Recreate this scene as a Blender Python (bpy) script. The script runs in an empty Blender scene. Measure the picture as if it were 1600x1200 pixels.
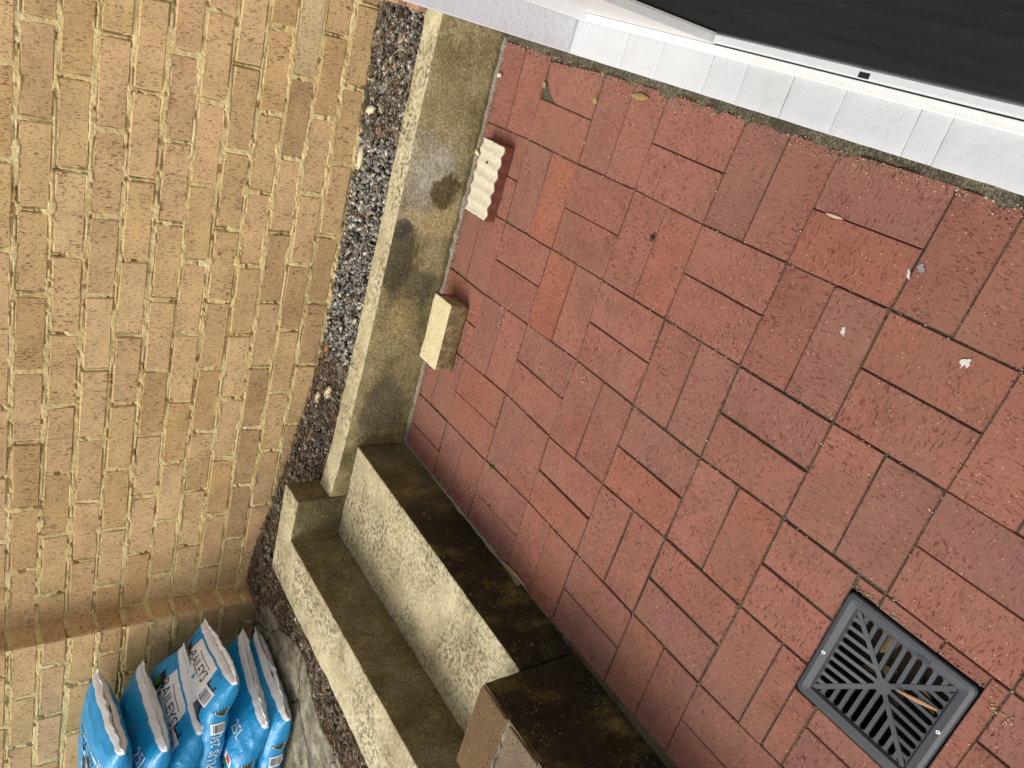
import bpy, bmesh, math, random
import numpy as np
from mathutils import Vector, Matrix, noise as mnoise

random.seed(7)
rng = np.random.default_rng(11)
scene = bpy.context.scene
COL = scene.collection

# ------------------------------------------------------------------ camera
cam_data = bpy.data.cameras.new('camera')
cam = bpy.data.objects.new('camera', cam_data)
COL.objects.link(cam)
scene.camera = cam
cam_data.sensor_width = 36.0
cam_data.lens = 27.21
cam_data.clip_start = 0.01
cam_data.clip_end = 500.0
RC = ((0.27564698, -0.55490293, -0.78492132), (0.87657882, 0.48021610, -0.03165543), (0.39449755, -0.67931968, 0.61878628))
CC = (0.24884846, -1.80284010, 1.41313812)
cam.matrix_world = Matrix(((RC[0][0], RC[1][0], RC[2][0], CC[0]), (RC[0][1], RC[1][1], RC[2][1], CC[1]),
                           (RC[0][2], RC[1][2], RC[2][2], CC[2]), (0, 0, 0, 1)))
# ------------------------------------------------------------------ sky and sun (bright, thin overcast)
SUN_EL, SUN_AZ = math.radians(54), math.radians(-120)     # azimuth from +Y towards +X
world = bpy.data.worlds.new('World')
scene.world = world
world.use_nodes = True
wn = world.node_tree
wn.nodes.clear()
w_out = wn.nodes.new('ShaderNodeOutputWorld')
w_bg = wn.nodes.new('ShaderNodeBackground')
w_sky = wn.nodes.new('ShaderNodeTexSky')
w_sky.sky_type = 'NISHITA'
w_sky.sun_disc = False
w_sky.sun_elevation = SUN_EL
w_sky.sun_rotation = SUN_AZ
w_sky.air_density = 1.0
w_sky.dust_density = 3.0
w_hs = wn.nodes.new('ShaderNodeHueSaturation')
w_hs.inputs['Saturation'].default_value = 0.12
wn.links.new(w_sky.outputs[0], w_hs.inputs['Color'])
wn.links.new(w_hs.outputs[0], w_bg.inputs['Color'])
w_bg.inputs['Strength'].default_value = 0.14
wn.links.new(w_bg.outputs[0], w_out.inputs['Surface'])
sun_data = bpy.data.lights.new('sun', 'SUN')
sun_data.energy = 1.5
sun_data.angle = math.radians(38)
sun_data.color = (1.0, 0.95, 0.86)
sun = bpy.data.objects.new('sun', sun_data)
COL.objects.link(sun)
sd = Vector((math.sin(SUN_AZ) * math.cos(SUN_EL), math.cos(SUN_AZ) * math.cos(SUN_EL), math.sin(SUN_EL)))
sun.rotation_euler = (-sd).to_track_quat('-Z', 'Y').to_euler()
sun.location = sd * 6
scene.view_settings.view_transform = 'Standard'
scene.view_settings.look = 'None'
scene.view_settings.exposure = 0.62
scene.view_settings.gamma = 1.0
scene.view_settings.use_curve_mapping = False
scene.render.engine = 'CYCLES'

# ------------------------------------------------------------------ helpers: objects
def tag(o, label=None, cat=None, group=None, kind=None):
    if label: o['label'] = label
    if cat: o['category'] = cat
    if group: o['group'] = group
    if kind: o['kind'] = kind
    return o

def empty(name, loc, label, cat, group=None):
    o = bpy.data.objects.new(name, None)
    o.empty_display_size = 0.05
    o.location = loc
    COL.objects.link(o)
    return tag(o, label, cat, group)

def link_mesh(name, me, mat, parent=None, loc=(0, 0, 0), rot=None, col=None):
    o = bpy.data.objects.new(name, me)
    COL.objects.link(o)
    if mat is not None and len(me.materials) == 0:
        me.materials.append(mat)
    o.parent = parent
    o.location = loc
    if rot: o.rotation_euler = rot
    if col: o.color = (*col, 1)
    return o

def mesh_of(name, verts, faces, smooth=False):
    me = bpy.data.meshes.new(name)
    me.from_pydata([tuple(map(float, v)) for v in verts], [], faces)
    me.validate()
    me.update()
    if smooth:
        me.polygons.foreach_set('use_smooth', [True] * len(me.polygons))
    return me

def grid_mesh(name, P, smooth=True):
    """P: array (n, m, 3) of points -> quad sheet"""
    n, m = P.shape[:2]
    me = bpy.data.meshes.new(name)
    idx = np.arange(n * m).reshape(n, m)
    q = np.stack([idx[:-1, :-1], idx[1:, :-1], idx[1:, 1:], idx[:-1, 1:]], -1).reshape(-1, 4)
    me.vertices.add(n * m)
    me.vertices.foreach_set('co', P.reshape(-1).astype(np.float32))
    me.loops.add(q.size)
    me.loops.foreach_set('vertex_index', q.reshape(-1).astype(np.int32))
    me.polygons.add(len(q))
    me.polygons.foreach_set('loop_start', np.arange(0, q.size, 4, dtype=np.int32))
    me.update(calc_edges=True)
    me.validate()
    if smooth:
        me.polygons.foreach_set('use_smooth', [True] * len(me.polygons))
    return me

def soup_mesh(name, V, F, vcol=None, smooth=False):
    """V (n,3), F (m,3) triangles, vcol (n,3) optional per-vertex colour"""
    me = bpy.data.meshes.new(name)
    me.vertices.add(len(V))
    me.vertices.foreach_set('co', V.reshape(-1).astype(np.float32))
    me.loops.add(F.size)
    me.loops.foreach_set('vertex_index', F.reshape(-1).astype(np.int32))
    me.polygons.add(len(F))
    me.polygons.foreach_set('loop_start', np.arange(0, F.size, 3, dtype=np.int32))
    me.update(calc_edges=True)
    if vcol is not None:
        a = me.color_attributes.new('tint', 'FLOAT_COLOR', 'POINT')
        a.data.foreach_set('color', np.concatenate([vcol, np.ones((len(V), 1))], 1).reshape(-1).astype(np.float32))
    if smooth:
        me.polygons.foreach_set('use_smooth', [True] * len(me.polygons))
    return me

def box_pts(x0, x1, y0, y1, z0, z1):
    v = [(x0, y0, z0), (x1, y0, z0), (x1, y1, z0), (x0, y1, z0), (x0, y0, z1), (x1, y0, z1), (x1, y1, z1), (x0, y1, z1)]
    f = [(3, 2, 1, 0), (4, 5, 6, 7), (0, 1, 5, 4), (1, 2, 6, 5), (2, 3, 7, 6), (3, 0, 4, 7)]
    return v, f

def box_mesh(name, x0, x1, y0, y1, z0, z1, bev=0.0, seg=2):
    v, f = box_pts(x0, x1, y0, y1, z0, z1)
    me = mesh_of(name, v, f)
    if bev > 0:
        bm = bmesh.new(); bm.from_mesh(me)
        bmesh.ops.bevel(bm, geom=bm.edges[:], offset=bev, segments=seg, profile=0.5, affect='EDGES')
        bm.to_mesh(me); bm.free()
    return me

def rough_solid(name, v, f, cuts, amp, scale, bev=0.004, seed=0, keep=None):
    """a solid from verts/faces, bevelled, evenly cut and roughened with noise"""
    me = mesh_of(name, v, f)
    bm = bmesh.new(); bm.from_mesh(me)
    bmesh.ops.recalc_face_normals(bm, faces=bm.faces[:])
    # cut long edges so that the surface can undulate
    for _ in range(cuts):
        es = [e for e in bm.edges if e.calc_length() > 0.028]
        if not es: break
        bmesh.ops.subdivide_edges(bm, edges=es, cuts=1, use_grid_fill=True)
    bmesh.ops.triangulate(bm, faces=[q for q in bm.faces if len(q.verts) > 4])
    sharp = [e for e in bm.edges if len(e.link_faces) == 2 and e.calc_face_angle() > 0.9]
    if bev > 0 and sharp:
        bmesh.ops.bevel(bm, geom=sharp, offset=bev, segments=2, profile=0.6, affect='EDGES')
    bm.normal_update()
    for q in bm.verts:
        p = q.co * scale + Vector((seed * 7.3, seed * 3.1, 0))
        d = mnoise.noise(p) * 0.6 + mnoise.noise(p * 3.1) * 0.4
        q.co += q.normal * d * amp
    for q in bm.faces: q.smooth = True
    bm.to_mesh(me); bm.free()
    return me

def vnoise(u, v, seed):
    """smooth value noise on arrays"""
    r = np.random.default_rng(seed).random((256, 256))
    iu, iv = np.floor(u).astype(int), np.floor(v).astype(int)
    fu, fv = u - iu, v - iv
    fu, fv = fu * fu * (3 - 2 * fu), fv * fv * (3 - 2 * fv)
    g = lambda a, b: r[a % 256, b % 256]
    return (g(iu, iv) * (1 - fu) + g(iu + 1, iv) * fu) * (1 - fv) + (g(iu, iv + 1) * (1 - fu) + g(iu + 1, iv + 1) * fu) * fv

def fbm(u, v, seed, octv=3):
    s = 0; a = 1; t = 0
    for k in range(octv):
        s = s + a * vnoise(u * 2 ** k, v * 2 ** k, seed + k); t += a; a *= 0.5
    return s / t

# ------------------------------------------------------------------ helpers: materials
class Mat:
    def __init__(self, name, rough=0.85, spec=0.3):
        self.m = bpy.data.materials.new(name)
        self.m.use_nodes = True
        self.t = self.m.node_tree
        self.b = self.t.nodes['Principled BSDF']
        self.b.inputs['Roughness'].default_value = rough
        self.b.inputs['Specular IOR Level'].default_value = spec
        self._v = None
    def n(self, typ, ins=None, **props):
        nd = self.t.nodes.new(typ)
        for k, v in props.items(): setattr(nd, k, v)
        for k, v in (ins or {}).items(): self.put(nd.inputs[k], v)
        return nd
    def put(self, sock, v):
        if isinstance(v, bpy.types.NodeSocket): self.t.links.new(v, sock)
        elif isinstance(v, (tuple, list)) and sock.type == 'RGBA' and len(v) == 3: sock.default_value = (*v, 1)
        else: sock.default_value = v
    def obj(self, jitter=False):
        o = self.n('ShaderNodeTexCoord').outputs['Object']
        if jitter:
            r = self.n('ShaderNodeObjectInfo').outputs['Random']
            s = self.n('ShaderNodeMath', {0: r, 1: 61.7}, operation='MULTIPLY').outputs[0]
            o = self.n('ShaderNodeVectorMath', {0: o, 1: s}, operation='ADD').outputs[0]
        return o
    def pos(self): return self.n('ShaderNodeNewGeometry').outputs['Position']
    def normal_z(self):
        g = self.n('ShaderNodeNewGeometry').outputs['Normal']
        return self.n('ShaderNodeSeparateXYZ', {0: g}).outputs[2]
    def xyz(self, vec): return self.n('ShaderNodeSeparateXYZ', {0: vec}).outputs
    def scale(self, vec, s):
        return self.n('ShaderNodeVectorMath', {0: vec, 1: s}, operation='MULTIPLY').outputs[0]
    def noise(self, vec, sc=10, det=3, rough=0.55, dist=0.0):
        return self.n('ShaderNodeTexNoise', {'Vector': vec, 'Scale': sc, 'Detail': det, 'Roughness': rough, 'Distortion': dist}).outputs[0]
    def voro(self, vec, sc, feature='F1'):
        return self.n('ShaderNodeTexVoronoi', {'Vector': vec, 'Scale': sc}, feature=feature).outputs[0]
    def ramp(self, fac, stops, interp='LINEAR'):
        nd = self.n('ShaderNodeValToRGB', {0: fac})
        cr = nd.color_ramp; cr.interpolation = interp
        while len(cr.elements) < len(stops): cr.elements.new(0.5)
        for e, (p, c) in zip(cr.elements, stops):
            e.position = p
            e.color = (c, c, c, 1) if isinstance(c, (int, float)) else (*c, 1)
        return nd.outputs[0]
    def mix(self, fac, a, b, mode='MIX'):
        nd = self.n('ShaderNodeMix', data_type='RGBA', blend_type=mode)
        self.put(nd.inputs[0], fac); self.put(nd.inputs[6], a); self.put(nd.inputs[7], b)
        return nd.outputs[2]
    def math(self, op, a, b=0.0, clamp=False):
        nd = self.n('ShaderNodeMath', operation=op, use_clamp=clamp)
        self.put(nd.inputs[0], a); self.put(nd.inputs[1], b)
        return nd.outputs[0]
    def smooth(self, v, lo, hi):
        nd = self.n('ShaderNodeMapRange', {0: v, 1: lo, 2: hi, 3: 0.0, 4: 1.0}, interpolation_type='SMOOTHSTEP')
        return nd.outputs[0]
    def blob(self, x, z, cx, cz, rx, rz, wob, r0=0.8, r1=1.1):
        """soft-edged patch, 1 inside; wob is a 0..1 noise that frays its outline"""
        dx = self.math('DIVIDE', self.math('SUBTRACT', x, cx), rx)
        dz = self.math('DIVIDE', self.math('SUBTRACT', z, cz), rz)
        d = self.math('SQRT', self.math('ADD', self.math('MULTIPLY', dx, dx), self.math('MULTIPLY', dz, dz)))
        d = self.math('ADD', d, self.math('MULTIPLY', self.math('SUBTRACT', wob, 0.5), 2.2))
        return self.math('SUBTRACT', 1.0, self.smooth(d, r0, r1))
    def bump(self, h, strength=0.5, dist=0.002, prev=None):
        ins = {'Height': h, 'Strength': strength, 'Distance': dist}
        if prev is not None: ins['Normal'] = prev
        return self.n('ShaderNodeBump', ins).outputs[0]
    def out(self, col=None, rough=None, normal=None):
        if col is not None: self.put(self.b.inputs['Base Color'], col)
        if rough is not None: self.put(self.b.inputs['Roughness'], rough)
        if normal is not None: self.put(self.b.inputs['Normal'], normal)
        return self.m

def plain(name, col, rough=0.6, spec=0.4, var=0.12, sc=30, bump=0.0):
    M = Mat(name, rough, spec)
    v = M.obj(True)
    f = M.noise(v, sc, 4)
    c = M.mix(f, tuple(x * (1 - var) for x in col), tuple(min(1, x * (1 + var)) for x in col))
    nm = M.bump(M.noise(v, sc * 6, 3), bump, 0.002) if bump else None
    return M.out(c, None, nm)

def fired_clay(name, streak, speck, sc_long, sc_short, axis, dirt=0.3, pits=0.6, film=None):
    """extruded wire-cut clay: object colour + short dark drag marks + pale grit; axis = direction of the marks"""
    M = Mat(name, 0.9, 0.2)
    v = M.obj(True)
    tint = M.n('ShaderNodeObjectInfo').outputs['Color']
    big = M.noise(v, 9, 4, 0.6)
    c = M.mix(1.0, tint, M.ramp(big, [(0.25, 0.80), (0.5, 1.0), (0.78, 1.14)]), 'MULTIPLY')
    fine = M.noise(v, 190, 3, 0.75)
    c = M.mix(1.0, c, M.ramp(fine, [(0.3, 0.82), (0.5, 1.0), (0.72, 1.14)]), 'MULTIPLY')
    sc = [sc_short] * 3
    sc[axis] = sc_long
    vs = M.scale(v, tuple(sc))
    dash = M.noise(vs, 1.0, 2, 0.65, 0.4)
    gate = M.ramp(M.noise(v, 22, 2), [(0.38, 0.0), (0.62, 1.0)])
    dm = M.math('MULTIPLY', M.ramp(dash, [(0.565, 0.0), (0.625, 1.0)]), M.math('ADD', M.math('MULTIPLY', gate, 0.6), 0.4))
    c = M.mix(M.math('MULTIPLY', dm, 0.9), c, streak)
    vd = M.n('ShaderNodeTexVoronoi', {'Vector': v, 'Scale': 210.0, 'Randomness': 1.0})
    sel = M.xyz(vd.outputs['Color'])[0]
    gm = M.math('MULTIPLY', M.math('LESS_THAN', vd.outputs['Distance'], 0.27), M.math('GREATER_THAN', sel, 0.955))
    c = M.mix(M.math('MULTIPLY', gm, 0.75), c, speck)
    g2 = M.math('MULTIPLY', M.math('LESS_THAN', vd.outputs['Distance'], 0.36), M.math('LESS_THAN', sel, 0.05))
    c = M.mix(M.math('MULTIPLY', g2, 0.8), c, tuple(s * 0.6 for s in streak))
    dirtf = M.ramp(M.noise(v, 5.5, 5, 0.65), [(0.48, 0.0), (0.72, 1.0)])
    c = M.mix(M.math('MULTIPLY', dirtf, dirt), c, M.mix(0.5, c, tuple(s * 1.3 for s in streak)))
    if film:                                                       # worn, dusty and damp areas that run across the pieces
        wp = M.pos()
        dust = M.ramp(M.noise(wp, 2.6, 5, 0.65), [(0.45, 0.0), (0.68, 1.0)])
        c = M.mix(M.math('MULTIPLY', dust, 0.45), c, film)
        spot = M.ramp(M.noise(wp, 11, 5, 0.7), [(0.58, 0.0), (0.72, 1.0)])
        c = M.mix(M.math('MULTIPLY', spot, 0.30), c, tuple(t * 0.55 for t in film))
        rub = M.ramp(M.noise(wp, 30, 4, 0.7), [(0.6, 0.0), (0.75, 1.0)])
        c = M.mix(M.math('MULTIPLY', rub, 0.22), c, tuple(min(1, t * 1.7) for t in film))
    h = M.math('SUBTRACT', M.math('MULTIPLY', fine, 0.5), M.math('MULTIPLY', dm, pits))
    h = M.math('ADD', h, M.math('MULTIPLY', M.noise(v, 45, 3), 0.5))
    return M.out(c, None, M.bump(h, 0.40, 0.0014))

def tinted(name, rough=0.85, spec=0.2):
    M = Mat(name, rough, spec)
    a = M.n('ShaderNodeAttribute', attribute_name='tint').outputs['Color']
    f = M.noise(M.obj(), 220, 3)
    return M.out(M.mix(1.0, a, M.ramp(f, [(0.3, 0.75), (0.7, 1.25)]), 'MULTIPLY'))

M_BRICK = fired_clay('cream_brick_clay', (0.11, 0.058, 0.03), (0.72, 0.60, 0.42), 85, 260, 2, 0.35)
M_PAVER = fired_clay('red_paver_clay', (0.085, 0.028, 0.02), (0.55, 0.38, 0.30), 75, 230, 1, 0.25, 0.6, (0.195, 0.112, 0.078))

def make_mortar():
    M = Mat('sandy_mortar', 0.95, 0.1)
    p = M.pos()
    a = M.noise(p, 14, 5, 0.65); b = M.noise(p, 260, 3, 0.7)
    c = M.ramp(a, [(0.3, (0.56, 0.42, 0.18)), (0.5, (0.71, 0.56, 0.27)), (0.7, (0.78, 0.65, 0.36))])
    c = M.mix(1.0, c, M.ramp(b, [(0.3, 0.72), (0.7, 1.2)]), 'MULTIPLY')
    d = M.ramp(M.noise(p, 40, 4, 0.7), [(0.62, 0.0), (0.75, 1.0)])
    c = M.mix(M.math('MULTIPLY', d, 0.7), c, (0.06, 0.042, 0.022))
    return M.out(c, None, M.bump(M.math('ADD', b, M.noise(p, 90, 3)), 0.8, 0.003))
M_MORTAR = make_mortar()

def make_sand():
    M = Mat('joint_sand', 0.97, 0.1)
    p = M.pos()
    g = M.noise(p, 210, 4, 0.9); a = M.noise(p, 6, 4, 0.6)
    c = M.ramp(g, [(0.30, (0.012, 0.010, 0.006)), (0.5, (0.105, 0.088, 0.055)), (0.70, (0.42, 0.37, 0.27))])
    moss = M.ramp(M.noise(p, 3.2, 4, 0.7), [(0.5, 0.0), (0.62, 1.0)])
    c = M.mix(M.math('MULTIPLY', moss, 0.75), c, M.mix(g, (0.016, 0.013, 0.008), (0.085, 0.07, 0.045)))
    c = M.mix(1.0, c, M.ramp(a, [(0.3, 0.6), (0.7, 1.1)]), 'MULTIPLY')
    return M.out(c, None, M.bump(g, 1.0, 0.004))
M_SAND = make_sand()

M_GRIT = plain('pale_grit', (0.27, 0.235, 0.18), 0.97, 0.1, 0.85, 170, 1.0)

def make_concrete(name, kind):
    """weathered cast concrete: pale speckled tops, algae-stained upright faces"""
    M = Mat(name, 0.92, 0.2)
    p = M.pos()
    X, Y, Z = M.xyz(p)
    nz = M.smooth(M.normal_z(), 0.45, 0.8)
    a = M.noise(p, 9, 5, 0.62); g = M.noise(p, 130, 4, 0.85); w = M.noise(p, 16, 6, 0.72)
    grit = M.ramp(g, [(0.30, 0.35), (0.5, 1.0), (0.70, 1.75)])
    # --- top: cream with grey-black lichen
    top = M.ramp(a, [(0.3, (0.36, 0.30, 0.17)), (0.52, (0.52, 0.45, 0.28)), (0.75, (0.64, 0.57, 0.38))])
    lic = M.ramp(M.noise(p, 75, 4, 0.7), [(0.47, 0.0), (0.57, 1.0)])
    where = M.ramp(M.noise(p, 5.5, 3, 0.6), [(0.36, 0.0), (0.62, 1.0)])
    lm = M.math('MULTIPLY', lic, M.math('ADD', M.math('MULTIPLY', where, 0.85), 0.12))
    top = M.mix(M.math('MULTIPLY', lm, 0.85), top, (0.075, 0.068, 0.045))
    if kind == 'retaining':
        olive = M.ramp(a, [(0.28, (0.15, 0.118, 0.052)), (0.5, (0.29, 0.238, 0.115)), (0.72, (0.42, 0.355, 0.20))])
        pit = M.ramp(M.noise(p, 120, 3, 0.7), [(0.60, 0.0), (0.68, 1.0)])
        side = M.mix(M.math('MULTIPLY', pit, 0.6), olive, (0.05, 0.04, 0.018))
        def patch(cx, cz, rx, rz, col, k, r0=0.75, r1=1.15):
            nonlocal side
            side = M.mix(M.math('MULTIPLY', M.blob(X, Z, cx, cz, rx, rz, w, r0, r1), k), side, col)
        patch(-0.20, 0.15, 0.14, 0.10, (0.46, 0.43, 0.37), 0.75, 0.2, 1.35)            # lime bloom round the damp spot
        patch(-0.325, 0.08, 0.05, 0.12, (0.46, 0.36, 0.18), 0.75)
        patch(-0.235, 0.085, 0.062, 0.065, (0.095, 0.068, 0.025), 0.9, 0.72, 1.05)
        patch(-0.46, 0.19, 0.10, 0.06, (0.075, 0.062, 0.04), 0.8)          # black mould under the lip
        patch(-0.55, 0.12, 0.09, 0.10, (0.085, 0.068, 0.04), 0.7)
        patch(-0.36, 0.20, 0.03, 0.03, (0.06, 0.055, 0.045), 0.8)
        patch(-0.66, 0.13, 0.09, 0.06, (0.36, 0.27, 0.12), 0.6)
        patch(-0.98, 0.12, 0.14, 0.10, (0.085, 0.07, 0.042), 0.75, 0.6, 1.2)
        patch(-1.2, 0.14, 0.12, 0.12, (0.11, 0.09, 0.045), 0.7, 0.6, 1.2)
        patch(-0.2, 0.0, 1.3, 0.022, (0.07, 0.058, 0.035), 0.6, 0.5, 1.1)
    else:
        k = M.smooth(Y, 0.12, -0.30)                                       # growth thickens where the drip falls
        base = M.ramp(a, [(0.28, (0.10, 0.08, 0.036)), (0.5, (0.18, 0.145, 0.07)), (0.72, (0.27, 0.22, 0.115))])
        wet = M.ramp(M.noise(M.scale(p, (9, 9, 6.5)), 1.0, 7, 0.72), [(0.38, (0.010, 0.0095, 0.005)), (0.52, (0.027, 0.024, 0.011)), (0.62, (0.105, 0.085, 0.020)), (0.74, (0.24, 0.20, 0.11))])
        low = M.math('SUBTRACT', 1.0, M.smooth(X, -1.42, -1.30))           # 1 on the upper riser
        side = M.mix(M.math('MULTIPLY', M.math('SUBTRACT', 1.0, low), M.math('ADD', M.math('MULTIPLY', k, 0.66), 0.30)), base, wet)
        drop = M.ramp(M.noise(p, 60, 4, 0.7), [(0.55, 0.0), (0.66, 1.0)])
        side = M.mix(M.math('MULTIPLY', drop, 0.45), side, (0.035, 0.028, 0.014))
    side = M.mix(1.0, side, grit, 'MULTIPLY')
    top = M.mix(1.0, top, M.ramp(g, [(0.30, 0.52), (0.5, 1.0), (0.70, 1.22)]), 'MULTIPLY')
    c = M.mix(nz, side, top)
    vd = M.n('ShaderNodeTexVoronoi', {'Vector': p, 'Scale': 130.0})
    chip = M.math('MULTIPLY', M.math('LESS_THAN', vd.outputs['Distance'], 0.30), M.math('GREATER_THAN', M.xyz(vd.outputs['Color'])[0], 0.93))
    c = M.mix(M.math('MULTIPLY', chip, 0.55), c, (0.42, 0.37, 0.27))
    h = M.math('ADD', M.math('MULTIPLY', g, 0.8), M.noise(p, 60, 4, 0.7))
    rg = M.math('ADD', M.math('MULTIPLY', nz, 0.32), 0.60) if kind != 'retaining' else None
    return M.out(c, rg, M.bump(h, 0.9, 0.004))
M_CONC_WALL = make_concrete('retaining_wall_concrete', 'retaining')
M_CONC_STEP = make_concrete('step_concrete', 'step')

def make_slab():
    M = Mat('bluestone_slab', 0.9, 0.2)
    p = M.pos()
    a = M.noise(p, 17, 7, 0.75); g = M.noise(p, 120, 4, 0.85)
    c = M.ramp(a, [(0.36, (0.10, 0.088, 0.055)), (0.5, (0.22, 0.198, 0.14)), (0.66, (0.40, 0.365, 0.27))])
    c = M.mix(1.0, c, M.ramp(g, [(0.3, 0.55), (0.7, 1.35)]), 'MULTIPLY')
    wv = M.n('ShaderNodeVectorMath', {0: p, 1: M.scale(M.n('ShaderNodeTexNoise', {'Vector': p, 'Scale': 11.0, 'Detail': 4.0}).outputs['Color'], (0.10, 0.10, 0.0))}, operation='ADD').outputs[0]
    ck = M.n('ShaderNodeTexVoronoi', {'Vector': wv, 'Scale': 3.4}, feature='DISTANCE_TO_EDGE').outputs[0]
    ckm = M.math('SUBTRACT', 1.0, M.smooth(ck, 0.004, 0.016))
    c = M.mix(M.math('MULTIPLY', ckm, 0.8), c, (0.03, 0.024, 0.016))
    hh = M.math('SUBTRACT', M.math('ADD', g, a), M.math('MULTIPLY', ckm, 2.0))
    return M.out(c, None, M.bump(hh, 0.8, 0.004))
M_SLAB = make_slab()

def make_render(name, col, lump):
    M = Mat(name, 0.6, 0.35)
    p = M.pos()
    a = M.noise(p, 10, 4, 0.6); g = M.noise(p, 55, 4, 0.6)
    c = M.mix(a, tuple(x * 0.93 for x in col), col)
    sp = M.ramp(M.noise(p, 85, 3, 0.7), [(0.68, 0.0), (0.74, 1.0)])
    c = M.mix(M.math('MULTIPLY', sp, 0.45), c, (0.35, 0.32, 0.27))
    st = M.ramp(M.noise(p, 7, 5, 0.7), [(0.55, 0.0), (0.8, 1.0)])
    c = M.mix(M.math('MULTIPLY', st, 0.45), c, (0.38, 0.355, 0.30))
    cr = M.n('ShaderNodeTexVoronoi', {'Vector': M.n('ShaderNodeVectorMath', {0: p, 1: M.scale(M.n('ShaderNodeTexNoise', {'Vector': p, 'Scale': 14.0}).outputs['Color'], (0.05, 0.05, 0.05))}, operation='ADD').outputs[0], 'Scale': 5.0}, feature='DISTANCE_TO_EDGE').outputs[0]
    hair = M.math('MULTIPLY', M.math('LESS_THAN', cr, 0.003), M.ramp(M.noise(p, 5, 2), [(0.45, 0.0), (0.6, 1.0)]))
    c = M.mix(M.math('MULTIPLY', hair, 0.25), c, (0.2, 0.19, 0.17))
    chip = M.ramp(M.noise(p, 26, 3, 0.6), [(0.73, 0.0), (0.76, 1.0)])
    c = M.mix(M.math('MULTIPLY', chip, 0.85), c, (0.10, 0.065, 0.05))
    return M.out(c, None, M.bump(g, lump, 0.003))
M_RENDER = make_render('painted_render', (0.58, 0.585, 0.62), 0.8)
M_SILL = make_render('painted_sill', (0.52, 0.53, 0.545), 0.45)
M_ALU = plain('white_aluminium', (0.66, 0.66, 0.65), 0.35, 0.5, 0.06, 25)
M_RAIL = plain('grey_aluminium', (0.55, 0.57, 0.58), 0.3, 0.5, 0.08, 25)
M_BLACK = plain('black_frame', (0.012, 0.012, 0.013), 0.45, 0.4, 0.2, 40)

def make_screen():
    M = Mat('security_mesh', 0.95, 0.02)
    p = M.pos()
    a = M.noise(M.scale(p, (1, 5, 34)), 1.0, 4, 0.6); b = M.noise(p, 4, 3)  # pale streaks and patches painted into the colour as soft reflections
    c = M.mix(a, (0.006, 0.0075, 0.0072), (0.030, 0.034, 0.032))
    c = M.mix(M.ramp(b, [(0.4, 0.0), (0.8, 0.6)]), c, (0.022, 0.025, 0.0245))
    X, Y, Z = M.xyz(p)
    sheen_streak = M.ramp(M.noise(M.scale(p, (1, 9, 90)), 1.0, 2, 0.5, 1.2), [(0.70, 0.0), (0.76, 1.0)])  # thin brighter streaks of the same painted sheen
    c = M.mix(M.math('MULTIPLY', sheen_streak, 0.5), c, (0.09, 0.092, 0.088))
    wy = M.math('SINE', M.math('MULTIPLY', Y, 3400.0)); wz = M.math('SINE', M.math('MULTIPLY', Z, 3400.0))
    return M.out(c, None, M.bump(M.math('MAXIMUM', wy, wz), 0.4, 0.0006))
M_SCREEN = make_screen()
M_PLASTIC = plain('grate_plastic', (0.031, 0.035, 0.042), 0.48, 0.45, 0.25, 30, 0.15)
M_STEEL = plain('screw_steel', (0.75, 0.75, 0.72), 0.35, 0.5)
M_PIT = plain('pit_wall', (0.018, 0.017, 0.016), 0.8, 0.2, 0.3)
M_TINT = tinted('stone_chips')
M_LITTER = tinted('dry_litter', 0.9, 0.1)
M_SOIL = plain('dark_soil', (0.045, 0.034, 0.024), 0.97, 0.1, 0.6, 60, 0.9)
M_GROUND = plain('bare_ground', (0.13, 0.105, 0.075), 0.97, 0.1, 0.4, 6, 0.6)
M_LEAF = plain('dry_leaf', (0.40, 0.27, 0.13), 0.6, 0.3, 0.3, 90, 0.3)
M_LEAFLET = plain('yellow_leaflet', (0.25, 0.215, 0.075), 0.6, 0.3, 0.15, 90)
M_CREAMROCK = plain('cream_rock', (0.62, 0.52, 0.36), 0.9, 0.2, 0.2, 60, 0.6)
M_WHITEMORTAR = plain('old_white_mortar', (0.53, 0.48, 0.36), 0.9, 0.2, 0.25, 45, 0.6)
M_PAINTCHIP = plain('paint_fleck', (0.52, 0.50, 0.47), 0.7, 0.3, 0.1, 90)
M_GREY = plain('grey_tape', (0.22, 0.20, 0.20), 0.6, 0.3, 0.3, 60)
M_MOSS = plain('moss', (0.055, 0.065, 0.018), 0.95, 0.1, 0.5, 200, 0.9)

# ------------------------------------------------------------------ ground
me = grid_mesh('ground', np.array([[[-200, -200, -0.16], [-200, 200, -0.16]], [[200, -200, -0.16], [200, 200, -0.16]]], float)[::-1], False)
tag(link_mesh('ground', me, M_GROUND), kind='structure')

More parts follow.
